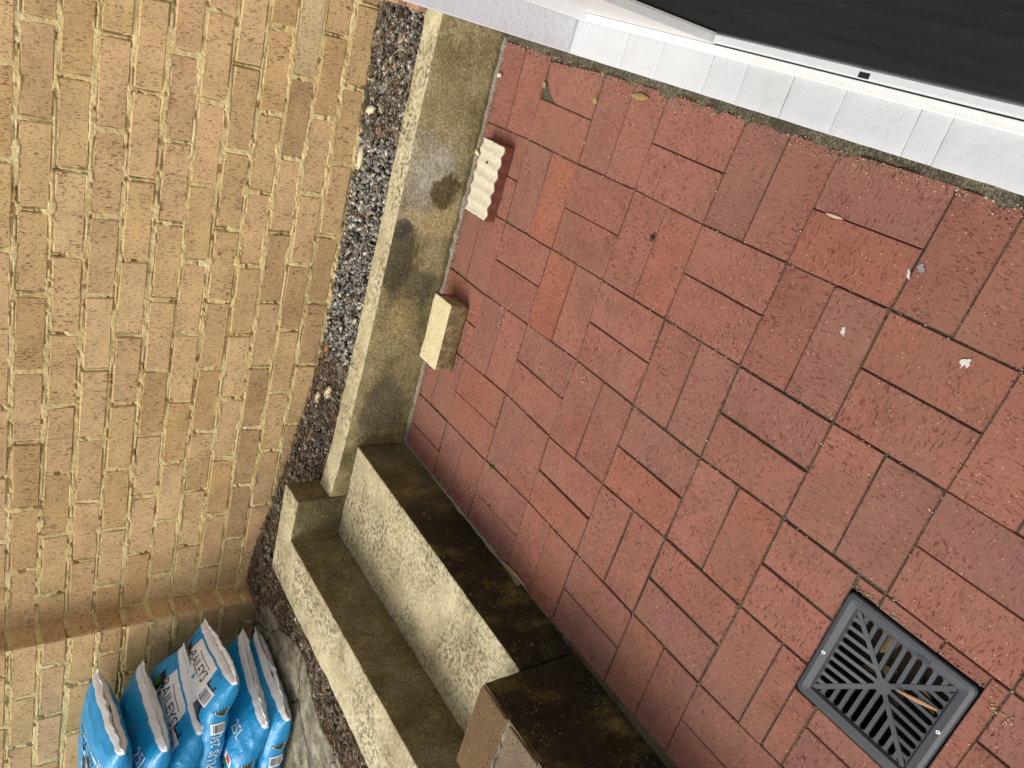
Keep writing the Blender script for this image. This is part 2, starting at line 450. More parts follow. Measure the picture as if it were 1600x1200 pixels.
# ------------------------------------------------------------------ paving (basket weave of red pavers)
PP = 0.233
LAT = {(0, 0): (0.0054, -0.0103), (1, 0): (0.0007, -0.2381), (2, 0): (0.0029, -0.4624), (3, 0): (-0.0023, -0.6942), (4, 0): (-0.0003, -0.9287), (5, 0): (0.003, -1.1626), (6, 0): (0.0018, -1.4023), (0, 1): (-0.237, -0.0113), (1, 1): (-0.2352, -0.2385), (2, 1): (-0.2346, -0.4602), (3, 1): (-0.2358, -0.6917), (4, 1): (-0.2363, -0.9245), (5, 1): (-0.2365, -1.1649), (6, 1): (-0.2337, -1.3985), (0, 2): (-0.4703, -0.0155), (1, 2): (-0.4638, -0.2367), (2, 2): (-0.4609, -0.4674), (3, 2): (-0.4672, -0.6958), (4, 2): (-0.4711, -0.9287), (5, 2): (-0.4658, -1.1635), (6, 2): (-0.4652, -1.4019), (1, 3): (-0.6926, -0.2372), (2, 3): (-0.7025, -0.4616), (3, 3): (-0.7017, -0.6966), (4, 3): (-0.6969, -0.9289), (5, 3): (-0.6994, -1.167), (1, 4): (-0.9269, -0.2407), (2, 4): (-0.9217, -0.4689), (3, 4): (-0.9268, -0.6991), (4, 4): (-0.9338, -0.9315), (5, 4): (-0.9359, -1.1633)}
def node(i, j):
    if (i, j) in LAT: return np.array(LAT[(i, j)])
    r = np.random.default_rng(i * 97 + j * 13 + 5000)
    return np.array([-PP * j, -PP * i - 0.004]) + r.uniform(-0.003, 0.003, 2)

def clip(poly, n, d):
    """keep the part where n.p <= d"""
    out = []
    for k in range(len(poly)):
        a, b = poly[k], poly[(k + 1) % len(poly)]
        da, db = n[0] * a[0] + n[1] * a[1] - d, n[0] * b[0] + n[1] * b[1] - d
        if da <= 0: out.append(a)
        if (da < 0) != (db < 0) and abs(da - db) > 1e-9:
            t = da / (da - db); out.append(a + (b - a) * t)
    return out
def area(p):
    return 0.5 * sum(p[k][0] * p[(k + 1) % len(p)][1] - p[(k + 1) % len(p)][0] * p[k][1] for k in range(len(p)))
def inset(poly, d):
    if area(poly) < 0: poly = poly[::-1]
    n = len(poly); res = []
    for k in range(n):
        a, b, c = poly[k - 1], poly[k], poly[(k + 1) % n]
        e1 = (b - a) / (np.linalg.norm(b - a) + 1e-9); e2 = (c - b) / (np.linalg.norm(c - b) + 1e-9)
        n1, n2 = np.array([-e1[1], e1[0]]), np.array([-e2[1], e2[0]])
        m = n1 + n2; m = m / (np.linalg.norm(m) + 1e-9)
        res.append(b + m * d / max(0.35, float(m @ n1)))
    return res

# step riser line and retaining wall face on the ground
SA, SB = np.array([-1.138, 0.204]), np.array([-1.194, -1.187])
def step_x(y): return SA[0] + (SB[0] - SA[0]) * (y - SA[1]) / (SB[1] - SA[1])
def ret_y(x): return 0.2255 + 0.0165 * (x - 0.2)
GX0, GX1, GY0, GY1 = -0.758, -0.498, -1.605, -1.345          # opening for the drain grate

bed_v, bed_f = [], []
def bed_rect(x0, x1, y0, y1):
    n = len(bed_v)
    bed_v.extend([(x0, y0, -0.0048), (x1, y0, -0.0048), (x1, y1, -0.0048), (x0, y1, -0.0048)])
    bed_f.append((n, n + 1, n + 2, n + 3))
bed_rect(-1.25, GX0, -3.4, 0.30); bed_rect(GX1, 0.34, -3.4, 0.30)
bed_rect(GX0, GX1, -3.4, GY0); bed_rect(GX0, GX1, GY1, 0.30)
paving = tag(link_mesh('paving', mesh_of('paving', bed_v, bed_f), M_SAND), kind='structure')

def paver(poly, long_x, col, gap, dz, seed):
    poly = inset([np.array(q) for q in poly], gap)
    if area(poly) < 0.0009: return
    c = np.mean(poly, 0)
    loc = []
    for q in poly:
        d = q - c
        loc.append(d if long_x else np.array([d[1], -d[0]]))
    r = np.random.default_rng(seed)
    # extra points along long sides, slightly wandering
    ring = []
    for k in range(len(loc)):
        a, b = loc[k], loc[(k + 1) % len(loc)]
        L = np.linalg.norm(b - a); ring.append(a)
        if L > 0.07 and len(loc) <= 5:
            nrm = np.array([-(b - a)[1], (b - a)[0]]) / L
            ring.append(a + (b - a) * 0.5 + nrm * r.uniform(-0.0009, 0.0006))
    for _ in range(int(r.choice([0, 0, 1, 1, 2]))):               # knocked corners
        k = int(r.integers(len(ring))); a, b, c3 = ring[k - 1], ring[k], ring[(k + 1) % len(ring)]
        if min(np.linalg.norm(a - b), np.linalg.norm(c3 - b)) < 0.03: continue
        e1, e2 = r.uniform(0.003, 0.009), r.uniform(0.003, 0.009)
        u1, u2 = (a - b) / np.linalg.norm(a - b), (c3 - b) / np.linalg.norm(c3 - b)
        if abs(float(u1 @ u2)) > 0.6: continue
        ring[k:k + 1] = [b + u1 * e1, b + (u1 * e1 + u2 * e2) * 0.36, b + u2 * e2]
    ins = inset(ring, 0.0018)
    if area(ring) < 0: ring = ring[::-1]
    n = len(ring)
    tilt = r.uniform(-0.0012, 0.0012, 2) / 0.1
    top = lambda q: dz + tilt[0] * q[0] + tilt[1] * q[1]
    v = [(q[0], q[1], top(q)) for q in ins] + [(q[0], q[1], top(q) - 0.0026) for q in ring] + [(q[0], q[1], -0.05) for q in ring]
    f = [tuple(range(n))]
    for k in range(n):
        m = (k + 1) % n
        f.append((k, n + k, n + m, m)); f.append((n + k, 2 * n + k, 2 * n + m, n + m))
    me = mesh_of('paver', v, f)
    link_mesh('paver', me, M_PAVER, paving, (c[0], c[1], 0), None if long_x else (0, 0, math.pi / 2), col)

pr = random.Random(3)
for j in range(-1, 5):
    for i in range(-1, 13):
        A, B, Cc, D = node(i, j), node(i + 1, j), node(i + 1, j + 1), node(i, j + 1)   # A far right, B near right, C near left, D far left
        lx = (i + j) % 2 == 0
        t1, t2 = 0.5 + pr.uniform(-0.008, 0.008), 0.5 + pr.uniform(-0.008, 0.008)
        if lx:
            m1, m2 = A + (B - A) * t1, D + (Cc - D) * t2
            quads = [[A, D, m2, m1], [m1, m2, Cc, B]]
        else:
            m1, m2 = A + (D - A) * t1, B + (Cc - B) * t2
            quads = [[A, m1, m2, B], [m1, D, Cc, m2]]
        for k, q in enumerate(quads):
            g = pr.random()
            base = np.array([0.234, 0.096, 0.070]) * pr.uniform(0.93, 1.07)
            if g < 0.25: base = np.array([0.217, 0.096, 0.073])
            if g > 0.86: base = np.array([0.246, 0.095, 0.065])
            if (i, j, k) in ((0, 0, 1), (1, 1, 0)): base = np.array([0.272, 0.096, 0.057])
            if (i, j, k) == (0, -1, 0):                        # corner knocked off, gap filled with sand
                a, b, c2, d = q
                q = [a + (b - a) * 0.12, a + (b - a) * 0.55 + (d - a) * 0.04, a + (b - a) * 0.85 + (d - a) * 0.16, b + (c2 - b) * 0.30, c2, d]
            p2 = clip([np.array(x) for x in q], (1, 0), 0.237)
            p2 = clip(p2, (-0.0165, 1), 0.2255 - 0.0165 * 0.2 - 0.008) if len(p2) > 2 else []
            dn = np.array([SB[1] - SA[1], -(SB[0] - SA[0])]); dn = dn / np.linalg.norm(dn)
            if dn[0] > 0: dn = -dn
            if len(p2) > 2: p2 = clip(p2, dn, float(dn @ SA) - 0.004)
            if len(p2) < 3: continue
            pieces = [p2]
            xs, ys = [v[0] for v in p2], [v[1] for v in p2]
            if max(xs) > GX0 and min(xs) < GX1 and max(ys) > GY0 and min(ys) < GY1:
                pieces = []; rest = p2
                for n, d in (((0, -1), -GY1), ((0, 1), GY0), ((-1, 0), -GX1), ((1, 0), GX0)):
                    pc = clip(rest, n, d)
                    if len(pc) > 2: pieces.append(pc)
                    rest = clip(rest, (-n[0], -n[1]), -d)
                    if len(rest) < 3: break
            for s, pc in enumerate(pieces):
                if abs(area(pc)) < 0.0012: continue
                paver(pc, lx, tuple(base), pr.choice((0.0007, 0.0010, 0.0012, 0.0015, 0.0018, 0.0024)) + (0.0009 if 3 <= i <= 5 and 1 <= j <= 3 else 0.0), pr.uniform(-0.0012, 0.0014), i * 100 + j * 10 + k + s * 1000 + 950)

# ------------------------------------------------------------------ cream brick wall at the back
WX, WY, WZ, WA = -0.753, 0.530, 1.166, 0.034
BL, BH = 0.24, 0.086
U = np.array([math.cos(WA), math.sin(WA)]); NRM = np.array([math.sin(WA), -math.cos(WA)])
def wall_pt(s, z, out=0.0): return np.array([WX + U[0] * s + NRM[0] * out, WY + U[1] * s + NRM[1] * out, z])
C_OFF = {0: (-0.0015, -0.0014), 1: (0.0006, -0.0007), 2: (0.0007, -0.0025), 3: (-0.0052, -0.0019), 4: (-0.0044, -0.0048), 5: (0.002, 0.0008), 6: (-0.0036, 0.0006), 7: (0.0005, 0.0027), 8: (-0.0012, 0.0066), 9: (0.0176, 0.0097), 10: (0.004, 0.010), 11: (0.0, 0.010), 12: (0, 0.01)}
def brick_variant(L, H, D, seed):
    r = np.random.default_rng(seed)
    pts = [(-L / 2, -H / 2), (-L / 6, -H / 2), (L / 6, -H / 2), (L / 2, -H / 2), (L / 2, 0), (L / 2, H / 2), (L / 6, H / 2), (-L / 6, H / 2), (-L / 2, H / 2), (-L / 2, 0)]
    pts = [np.array(p) + r.uniform(-0.0014, 0.0014, 2) for p in pts]
    ins = [p * np.array([1 - 0.007 / L, 1 - 0.007 / H]) + r.uniform(-0.0008, 0.0008, 2) for p in pts]
    n = len(pts)
    v = [(p[0], r.uniform(-0.0006, 0.0006), p[1]) for p in ins] + [(p[0], 0.0035, p[1]) for p in pts] + [(p[0], D, p[1]) for p in pts]
    f = [tuple(range(n))]
    for k in range(n):
        m = (k + 1) % n
        f.append((k, n + k, n + m, m)); f.append((n + k, 2 * n + k, 2 * n + m, n + m))
    me = mesh_of('brick', v, f)
    me.materials.append(M_BRICK)
    return me
FULL = [brick_variant(0.2265, 0.0735, 0.06, 100 + k) for k in range(8)]
CREAMS = [(0.615, 0.420, 0.212), (0.60, 0.40, 0.207), (0.595, 0.41, 0.198), (0.63, 0.44, 0.228), (0.55, 0.362, 0.168), (0.615, 0.412, 0.215), (0.60, 0.412, 0.20)]
S_LEFT, S_RIGHT = -1.205, 1.42          # the wall runs from the pier to behind the house
brick_wall = empty('brick_wall', tuple(wall_pt(0, 0.0)), 'cream brick garden wall with rough sandy mortar behind the gravel strip', 'wall')
ROOT = Vector(brick_wall.location)
br = random.Random(21)
CMIN, CMAX = -5, 11
beds = {}
for c in range(CMIN, CMAX + 1):
    ds, dz = C_OFF.get(c, (br.uniform(-0.004, 0.004), -0.001))
    zc = WZ - (c + 0.5) * BH + dz
    beds[c] = (zc, ds)
    start = math.floor((-S_RIGHT) / BL) - 1
    for k in range(-9, 8):
        idx0 = k + (0.0 if c % 2 == 0 else 0.5)
        s1 = -idx0 * BL + ds; s0 = s1 - BL
        if s0 >= S_RIGHT - 0.02 or s1 <= S_LEFT + 0.02: continue
        a, b = max(s0 + 0.0055, S_LEFT - 0.02), min(s1 - 0.0055, S_RIGHT)
        if b - a < 0.03: continue
        pt = wall_pt((a + b) / 2 + br.uniform(-0.0015, 0.0015), zc + br.uniform(-0.001, 0.001), br.uniform(-0.0015, 0.0015))
        col = list(br.choice(CREAMS)); m = br.uniform(0.93, 1.07)
        low = c >= 8
        if low and br.random() < 0.5: col = [0.49, 0.33, 0.165]
        if (c, k) == (8, -4): col = [0.60, 0.47, 0.26]
        me = br.choice(FULL)
        if (b - a) < 0.215: me = brick_variant(b - a, 0.0755, 0.06, 1900 + c * 20 + k)
        o = link_mesh('brick', me, None, brick_wall, Vector(pt) - ROOT, (br.uniform(-0.012, 0.012), br.uniform(-0.004, 0.004), WA), tuple(min(1, x * m) for x in col))

def mortar_sheet(name, s_lo, s_hi, z_lo, z_hi, perp, out_pt, seed, step=0.0032):
    """rough mortar: proud or raked along the joints, sunk behind the bricks"""
    ns, nz = int((s_hi - s_lo) / step), int((z_hi - z_lo) / step)
    s = np.linspace(s_lo, s_hi, ns)[:, None] * np.ones((1, nz)); z = np.ones((ns, 1)) * np.linspace(z_lo, z_hi, nz)[None, :]
    dist = np.full((ns, nz), 9.0)
    for c, (zc, ds) in beds.items():
        for e in (zc + BH / 2, zc - BH / 2): dist = np.minimum(dist, np.abs(z - e))
        row = (z > zc - BH / 2) & (z <= zc + BH / 2)
        for sp in perp(c, ds):
            dist = np.where(row, np.minimum(dist, np.abs(s - sp)), dist)
    ragged = (fbm(s * 42, z * 42, seed) - 0.5) * 0.0085
    body = -0.0032 + (fbm(s * 14, z * 14, seed + 9) - 0.5) * 0.010 + (fbm(s * 110, z * 110, seed + 17) - 0.5) * 0.004
    fall = np.clip((dist + ragged - 0.0092) / 0.004, 0, 1)
    groove = np.clip(1 - np.abs(dist - 0.0045) / 0.0022, 0, 1) * np.clip((fbm(s * 16, z * 16, seed + 31) - 0.53) * 9, 0, 1)
    hole = np.clip((fbm(s * 34, z * 60, seed + 41) - 0.68) * 12, 0, 1)
    body = body + 0.0022 - 0.012 * groove - 0.010 * hole
    out = body * (1 - fall) + (-0.03) * fall
    out = np.minimum(out, 0.005)
    P = np.empty((ns, nz, 3))
    P[:] = out_pt(s, z, out)
    return grid_mesh(name, P)
def wall_arr(s, z, out):
    return np.stack([WX + U[0] * s + NRM[0] * out - ROOT.x, WY + U[1] * s + NRM[1] * out - ROOT.y, z - ROOT.z], -1)
def wall_perp(c, ds): return [-(k + (0.0 if c % 2 == 0 else 0.5)) * BL + ds for k in range(-9, 9)]
ZB, ZT = WZ - 12 * BH, WZ + 5 * BH
link_mesh('mortar', mortar_sheet('mortar', S_LEFT - 0.01, 1.10, ZB, ZT, wall_perp, wall_arr, 300), M_MORTAR, brick_wall)
v, f = box_pts(S_LEFT - 0.02, S_RIGHT + 0.02, 0.028, 0.20, -0.2, ZT)
link_mesh('wall_core', mesh_of('wall_core', v, f), M_MORTAR, brick_wall, (0, 0, -ROOT.z), (0, 0, WA))

# ------------------------------------------------------------------ brick pier standing forward of the wall
PX, PY = -1.951, 0.398
pier = empty('brick_pier', (PX, PY, 0), 'cream brick pier standing forward of the wall behind the stacked bags', 'pier')
def pier_brick(L, D, seed):
    r = np.random.default_rng(seed)
    me = box_mesh('brick', -L / 2, L / 2, 0, D, -0.03775, 0.03775, 0.006, 1)
    for q in me.vertices: q.co += Vector(r.uniform(-0.0014, 0.0014, 3))
    me.materials.append(M_BRICK)
    return me
PB = {0.2285: [pier_brick(0.2285, 0.11, 500 + k) for k in range(4)], 0.109: [pier_brick(0.109, 0.11, 520 + k) for k in range(4)]}
for c in range(CMIN, CMAX + 1):
    zc = beds[c][0] + 0.002
    x = 0.0
    k = 0
    while x > -1.5:
        L = 0.109 if (k == 0 and c % 2) else 0.2285
        me = br.choice(PB[L])
        col = list(br.choice(CREAMS)); m = br.uniform(0.9, 1.04)
        link_mesh('brick', me, None, pier, (x - L / 2 + br.uniform(-0.001, 0.001), br.uniform(-0.002, 0.002), zc), (0, 0, br.uniform(-0.006, 0.006)), tuple(t * m for t in col))
        x -= L + 0.0115; k += 1
def pier_perp(c, ds):
    r = [-(0.109 + 0.006) if c % 2 else -0.2345]
    for _ in range(6): r.append(r[-1] - 0.24)
    return r
link_mesh('mortar', mortar_sheet('mortar', -1.5, -0.004, ZB, ZT, pier_perp, lambda s, z, o: np.stack([s, -o, z], -1), 340), M_MORTAR, pier)
link_mesh('mortar', mortar_sheet('mortar', 0.004, 0.125, ZB, ZT, lambda c, ds: [0.113], lambda s, z, o: np.stack([o + 0.0 * s, s, z], -1), 360), M_MORTAR, pier)
v, f = box_pts(-1.5, -0.02, 0.03, 0.30, -0.2, ZT)
link_mesh('pier_core', mesh_of('pier_core', v, f), M_MORTAR, pier)

# ------------------------------------------------------------------ concrete retaining wall
def strip_solid(name, xs, front, back, top, bot, amp, seed, mat, parent, loc):
    v, f = [], []
    for x in xs:
        v += [(x, front(x), bot), (x, front(x), top(x)), (x, back(x), top(x)), (x, back(x), bot)]
    n = len(xs)
    for k in range(n - 1):
        a, b = k * 4, k * 4 + 4
        for e in range(4):
            f.append((a + e, b + e, b + (e + 1) % 4, a + (e + 1) % 4))
    f.append((0, 1, 2, 3)); f.append(tuple(4 * (n - 1) + e for e in (3, 2, 1, 0)))
    v = [(p[0] - loc[0], p[1] - loc[1], p[2] - loc[2]) for p in v]
    return link_mesh(name, rough_solid(name, v, f, 3, amp, 14, 0.004, seed), mat, parent, loc)
def ret_top(x): return float(np.interp(-x, [-0.3, 0.35, 0.8, 1.2, 1.34, 1.5], [0.2215, 0.2265, 0.2295, 0.2395, 0.251, 0.253]))
o = strip_solid('retaining_wall', list(np.linspace(0.252, -1.3435, 36)), ret_y, lambda x: ret_y(x) + 0.088, ret_top, -0.12, 0.0035, 3, M_CONC_WALL, None, (-0.6, 0.26, 0))
tag(o, 'low cast concrete retaining wall with a pale top and mossy stained face', 'retaining wall')

# ------------------------------------------------------------------ concrete steps
steps = empty('concrete_steps', (-1.45, -0.3, 0), 'two cast concrete steps with pale treads and dark algae stained risers', 'steps')
SL = Vector(steps.location)
def step_poly(name, pts, z0, z1, seed, amp=0.003):
    n = len(pts)
    v = [(p[0] - SL.x, p[1] - SL.y, z0) for p in pts] + [(p[0] - SL.x, p[1] - SL.y, (z1(p) if callable(z1) else z1)) for p in pts]
    f = [tuple(range(n))[::-1], tuple(range(n, 2 * n))] + [(k, (k + 1) % n, n + (k + 1) % n, n + k) for k in range(n)]
    return link_mesh(name, rough_solid(name, v, f, 5, amp * 1.5, 22, 0.005, seed), M_CONC_STEP, steps)
ys = np.linspace(0.2015, -0.812, 16)
low = [(step_x(y), y) for y in ys] + [(-1.56, y) for y in np.linspace(-0.812, 0.2, 10)]
step_poly('lower_step', low[::-1], -0.12, 0.187, 5)
up = [(-1.506 - 0.021 * (0.222 - y) / 0.87, y) for y in np.linspace(0.1985, -0.84, 14)]
out_edge = [(-1.752 - 0.05, -0.84), (-1.752, -0.438), (-1.735, -0.228), (-1.727, -0.062), (-1.712, 0.2), (-1.705, 0.299)]
back = [(-1.58, 0.306), (-1.45, 0.312), (-1.346, 0.315), (-1.345, 0.1985)]
upp = up + out_edge + back
step_poly('upper_step', upp[::-1], -0.11, 0.3675, 9, 0.003)

# ------------------------------------------------------------------ low wall with brick coping beside the steps
lw = empty('low_side_wall', (-1.32, -1.4, 0), 'wet dark low wall with brown brick coping at the end of the steps', 'wall')
LL = Vector(lw.location)
n = 12
v = []
for y in np.linspace(-0.816, -2.6, n):
    x = step_x(y) - 0.0
    v += [(x - LL.x, y - LL.y, -0.12), (x - LL.x, y - LL.y, 0.3015), (-1.455 - LL.x, y - LL.y, 0.297), (-1.455 - LL.x, y - LL.y, -0.12)]
f = []
for k in range(n - 1):
    a, b = k * 4, k * 4 + 4
    for e in range(4): f.append((a + e, a + (e + 1) % 4, b + (e + 1) % 4, b + e))
f.append((3, 2, 1, 0)); f.append(tuple(4 * (n - 1) + e for e in range(4)))
link_mesh('wall_body', rough_solid('wall_body', v, f, 4, 0.003, 15, 0.003, 13), M_CONC_STEP, lw)
M_COPING = fired_clay('brown_coping_clay', (0.05, 0.028, 0.015), (0.5, 0.38, 0.26), 120, 140, 1, 0.3)
for k in range(14):
    y = -0.872 - 0.1265 * k
    xr = step_x(y)
    me = box_mesh('coping_brick', -0.136, 0.136, -0.0555, 0.0555, 0, 0.02, 0.004, 2)
    for q in me.vertices: q.co += Vector((random.uniform(-.002, .002), random.uniform(-.002, .002), random.uniform(-.0015, .0015)))
    link_mesh('coping_brick', me, M_COPING, lw, (xr - 0.1365 - LL.x, y - LL.y, 0.288), (0, 0, 0.0), ((0.125, 0.075, 0.036), (0.155, 0.115, 0.072))[k % 2])
me = box_mesh('coping_mortar', -0.120, 0.126, -0.884, 0.884, 0, 0.010, 0.002)
link_mesh('coping_mortar', me, M_SLAB, lw, (-1.343 - LL.x, -0.872 - 0.835 - LL.y - 0.0, 0.2935), (0, 0, -0.039))

# ------------------------------------------------------------------ garden bed: soil, gravel, litter
def soil_z(x, y):
    wallz = np.interp(-x, [-0.3, 0.15, 0.6, 1.0, 1.46, 1.76, 1.97, 3.5], [0.235, 0.219, 0.214, 0.216, 0.282, 0.340, 0.357, 0.357])
    frontz = np.interp(-x, [-0.3, 0.15, 1.0, 1.33, 1.46, 1.72, 1.95, 3.5], [0.197, 0.196, 0.203, 0.225, 0.285, 0.338, 0.35, 0.35])
    t = np.clip((y - 0.31) / 0.2, 0, 1)
    return frontz * (1 - t) + wallz * t
gx, gy = np.meshgrid(np.arange(0.27, -3.6, -0.012), np.arange(0.62, -3.0, -0.012), indexing='ij')
gz = soil_z(gx, gy) - 0.006 + (fbm(gx * 30, gy * 30, 60) - 0.5) * 0.012
inner = (gx > -1.66) & (gy < 0.30)
gz = np.where(inner, -0.14, gz)
me = grid_mesh('garden_soil', np.stack([gx, gy, gz], -1)[:, ::-1])
tag(link_mesh('garden_soil', me, M_SOIL), kind='structure')

ICO = None
def ico():
    bm = bmesh.new(); bmesh.ops.create_icosphere(bm, subdivisions=1, radius=1.0)
    V = np.array([q.co[:] for q in bm.verts]); F = np.array([[q.index for q in t.verts] for t in bm.faces]); bm.free()
    return V, F
IV, IF = ico()
def rand_rot(r):
    q = r.normal(size=4); q /= np.linalg.norm(q); w, x, y, z = q
    return np.array([[1 - 2 * (y * y + z * z), 2 * (x * y - z * w), 2 * (x * z + y * w)], [2 * (x * y + z * w), 1 - 2 * (x * x + z * z), 2 * (y * z - x * w)], [2 * (x * z - y * w), 2 * (y * z + x * w), 1 - 2 * (x * x + y * y)]])
sl = [(-1.99, 0.335), (-1.90, 0.308), (-1.872, 0.25), (-1.864, 0.191), (-1.868, 0.124), (-1.842, 0.07), (-1.822, 0.018), (-1.807, -0.042), (-1.834, -0.084), (-1.886, -0.153), (-1.926, -0.255), (-1.921, -0.406), (-1.94, -0.60), (-2.9, -0.62), (-2.92, 0.33)]
def on_slab(x, y):
    inside = False
    for k in range(len(sl)):
        (xa, ya), (xb, yb) = sl[k - 1], sl[k]
        if (ya > y) != (yb > y) and x < (xb - xa) * (y - ya) / (yb - ya) + xa: inside = not inside
    return inside
def in_bed(x, y):
    if x < -1.78 and on_slab(x + 0.004, y): return False
    if y > 0.545 + 0.034 * (x + 0.753) * 1.0 or x > 0.248: return False
    if x > -1.345: return y > ret_y(x) + 0.094
    if x > -1.70: return y > 0.322
    xe = -1.708 + (y - 0.3) * 0.06
    return x < xe - 0.008 and x > -2.15 and y > -1.1 and (x > -1.95 or y < 0.36)
def scatter(n, size, palette, seed, zmul=0.7, dens=lambda x, y: 1.0, lift=0.0):
    r = np.random.default_rng(seed)
    Vs, Fs, Cs = [], [], []; cnt = 0; tries = 0
    while cnt < n and tries < n * 40:
        tries += 1
        x = r.uniform(-2.15, 0.245); y = r.uniform(-1.0, 0.56)
        if not in_bed(x, y) or r.random() > dens(x, y): continue
        s = size * r.uniform(0.55, 1.5)
        sh = IV * r.uniform(0.75, 1.25, (len(IV), 1)) * np.array([1.0, r.uniform(0.55, 0.95), r.uniform(0.4, 0.8)]) * s
        P = sh @ rand_rot(r).T
        P = P + np.array([x, y, soil_z(x, y) + s * 0.25 * zmul + lift * r.random()])
        Vs.append(P); Fs.append(IF + cnt * len(IV))
        c = np.array(palette[r.integers(len(palette))]) * r.uniform(0.7, 1.3)
        Cs.append(np.tile(c, (len(IV), 1))); cnt += 1
    return soup_mesh('gravel', np.concatenate(Vs), np.concatenate(Fs), np.concatenate(Cs))
PAL = [(0.13, 0.13, 0.12), (0.20, 0.195, 0.175), (0.28, 0.265, 0.23), (0.075, 0.075, 0.07), (0.38, 0.35, 0.29), (0.22, 0.18, 0.13), (0.16, 0.16, 0.15), (0.12, 0.115, 0.10), (0.46, 0.43, 0.36)]
stone_density = lambda x, y: 1.0 if x > -0.95 else (0.55 if x > -1.5 else 0.5)
tag(link_mesh('gravel', scatter(6800, 0.0074, PAL, 71, dens=stone_density, lift=0.008), M_TINT), 'small blue grey gravel chips along the foot of the brick wall', 'gravel', kind='stuff')
# dry needles and twigs lying in the gravel
def litter(n, seed):
    r = np.random.default_rng(seed)
    Vs, Fs, Cs = [], [], []; cnt = 0; tries = 0
    while cnt < n and tries < n * 60:
        tries += 1
        x = r.uniform(-2.15, 0.245); y = r.uniform(-1.0, 0.56)
        if not in_bed(x, y): continue
        want = 0.14 if x > -0.9 else (1.0 if x > -2.2 else 0.6)
        if -0.15 < x < 0.25: want = 0.7
        if r.random() > want: continue
        L = r.uniform(0.008, 0.042); w = r.uniform(0.0006, 0.0016); a = r.uniform(0, math.pi)
        d = np.array([math.cos(a), math.sin(a), r.uniform(-0.25, 0.25)]); sd_ = np.array([-math.sin(a), math.cos(a), 0]) * w
        up_ = np.array([0, 0, w * 1.2])
        c0 = np.array([x, y, soil_z(x, y) + 0.008 + r.uniform(0, 0.012)])
        bend = np.array([-math.sin(a), math.cos(a), 0.2]) * r.uniform(-0.15, 0.15) * L
        pts = [c0 - d * L / 2, c0 + bend, c0 + d * L / 2]
        V = []
        for q in pts: V += [q - sd_, q + sd_, q + up_]
        V = np.array(V)
        if not all(in_bed(q[0], q[1]) for q in (pts[0], pts[2])): continue
        F = []
        for k in (0, 3):
            for e in range(3):
                b, c2 = k + e, k + (e + 1) % 3
                F += [(b, c2, c2 + 3), (b, c2 + 3, b + 3)]
        F += [(0, 2, 1), (6, 7, 8)]
        Vs.append(V); Fs.append(np.array(F) + cnt * 9)
        pal = [(0.17, 0.10, 0.055), (0.10, 0.065, 0.042), (0.26, 0.18, 0.10), (0.07, 0.05, 0.038), (0.33, 0.25, 0.16)]
        c = np.array(pal[r.integers(5)]) * r.uniform(0.7, 1.25)
        Cs.append(np.tile(c, (9, 1))); cnt += 1
    return soup_mesh('leaf_litter', np.concatenate(Vs), np.concatenate(Fs), np.concatenate(Cs))
tag(link_mesh('leaf_litter', litter(8500, 88), M_LITTER), 'brown dry needles and twigs scattered over the gravel', 'leaf litter', kind='stuff')

# broken stone slab under the bags
nn = len(sl)
v = [(p[0] + 2.3, p[1] + 0.1, 0) for p in sl] + [(p[0] + 2.3, p[1] + 0.1, 0.042) for p in sl]
f = [tuple(range(nn)), tuple(range(nn, 2 * nn))[::-1]] + [((k + 1) % nn, k, nn + k, nn + (k + 1) % nn) for k in range(nn)]
o = link_mesh('stone_slab', rough_solid('stone_slab', v, f, 5, 0.004, 18, 0.006, 17), M_SLAB, None, (-2.3, -0.1, 0.3215))
tag(o, 'broken grey brown stone slab under the stacked bags', 'slab')

# ------------------------------------------------------------------ house: rendered wall end, sill, door frame, screen door
house = empty('house_wall', (0.45, 0.2, 0), 'white painted rendered house wall ending at the door opening', 'wall')
HL = Vector(house.location)
def hbox(name, x0, x1, y0, y1, z0, z1, mat, parent=house, bev=0.004, L=HL):
    return link_mesh(name, box_mesh(name, x0 - L.x, x1 - L.x, y0 - L.y, y1 - L.y, z0 - L.z, z1 - L.z, bev), mat, parent)
hbox('wall_end', 0.2505, 0.62, -0.112, 0.556, -0.16, 2.1, M_RENDER)
hbox('wall_near', 0.2505, 0.62, -4.2, -2.9, -0.16, 2.1, M_RENDER)
hbox('lintel', 0.2505, 0.62, -4.2, 0.556, 2.103, 2.7, M_RENDER)
for (y0, y1, z0, z1) in ((0.335, 0.405, 0.19, 0.238), (0.418, 0.53, 0.195, 0.262)):
    me = box_mesh('exposed_brick', -0.010, 0.004, y0 - HL.y, y1 - HL.y, z0, z1, 0.003)
    link_mesh('exposed_brick', me, M_BRICK, house, (0.2485 - HL.x, 0, 0), None, (0.40, 0.21, 0.12))

sill = empty('door_sill', (0.29, -1.5, 0), 'white painted brick door sill along the paving edge', 'door sill')
DL = Vector(sill.location)
sj = [-0.115, -0.314, -0.434, -0.588, -0.684, -0.80, -0.92, -1.07, -1.128, -1.30, -1.42, -1.60, -1.72, -1.88, -2.04, -2.2, -2.36, -2.52, -2.68, -2.9]
for a, b in zip(sj[:-1], sj[1:]):
    v, f = box_pts(0.2505 - DL.x, 0.336 - DL.x, b - DL.y + 0.0004, a - DL.y - 0.0004, -0.06, 0.034 + random.uniform(-0.0003, 0.0003))
    link_mesh('sill_brick', rough_solid('sill_brick', v, f, 4, 0.0016, 22, 0.0016, len(sill.children) + 30), M_SILL, sill)
hbox('sill_bed', 0.256, 0.40, -2.899, -0.114, -0.10, 0.0255, M_SLAB, sill, 0.0, DL)

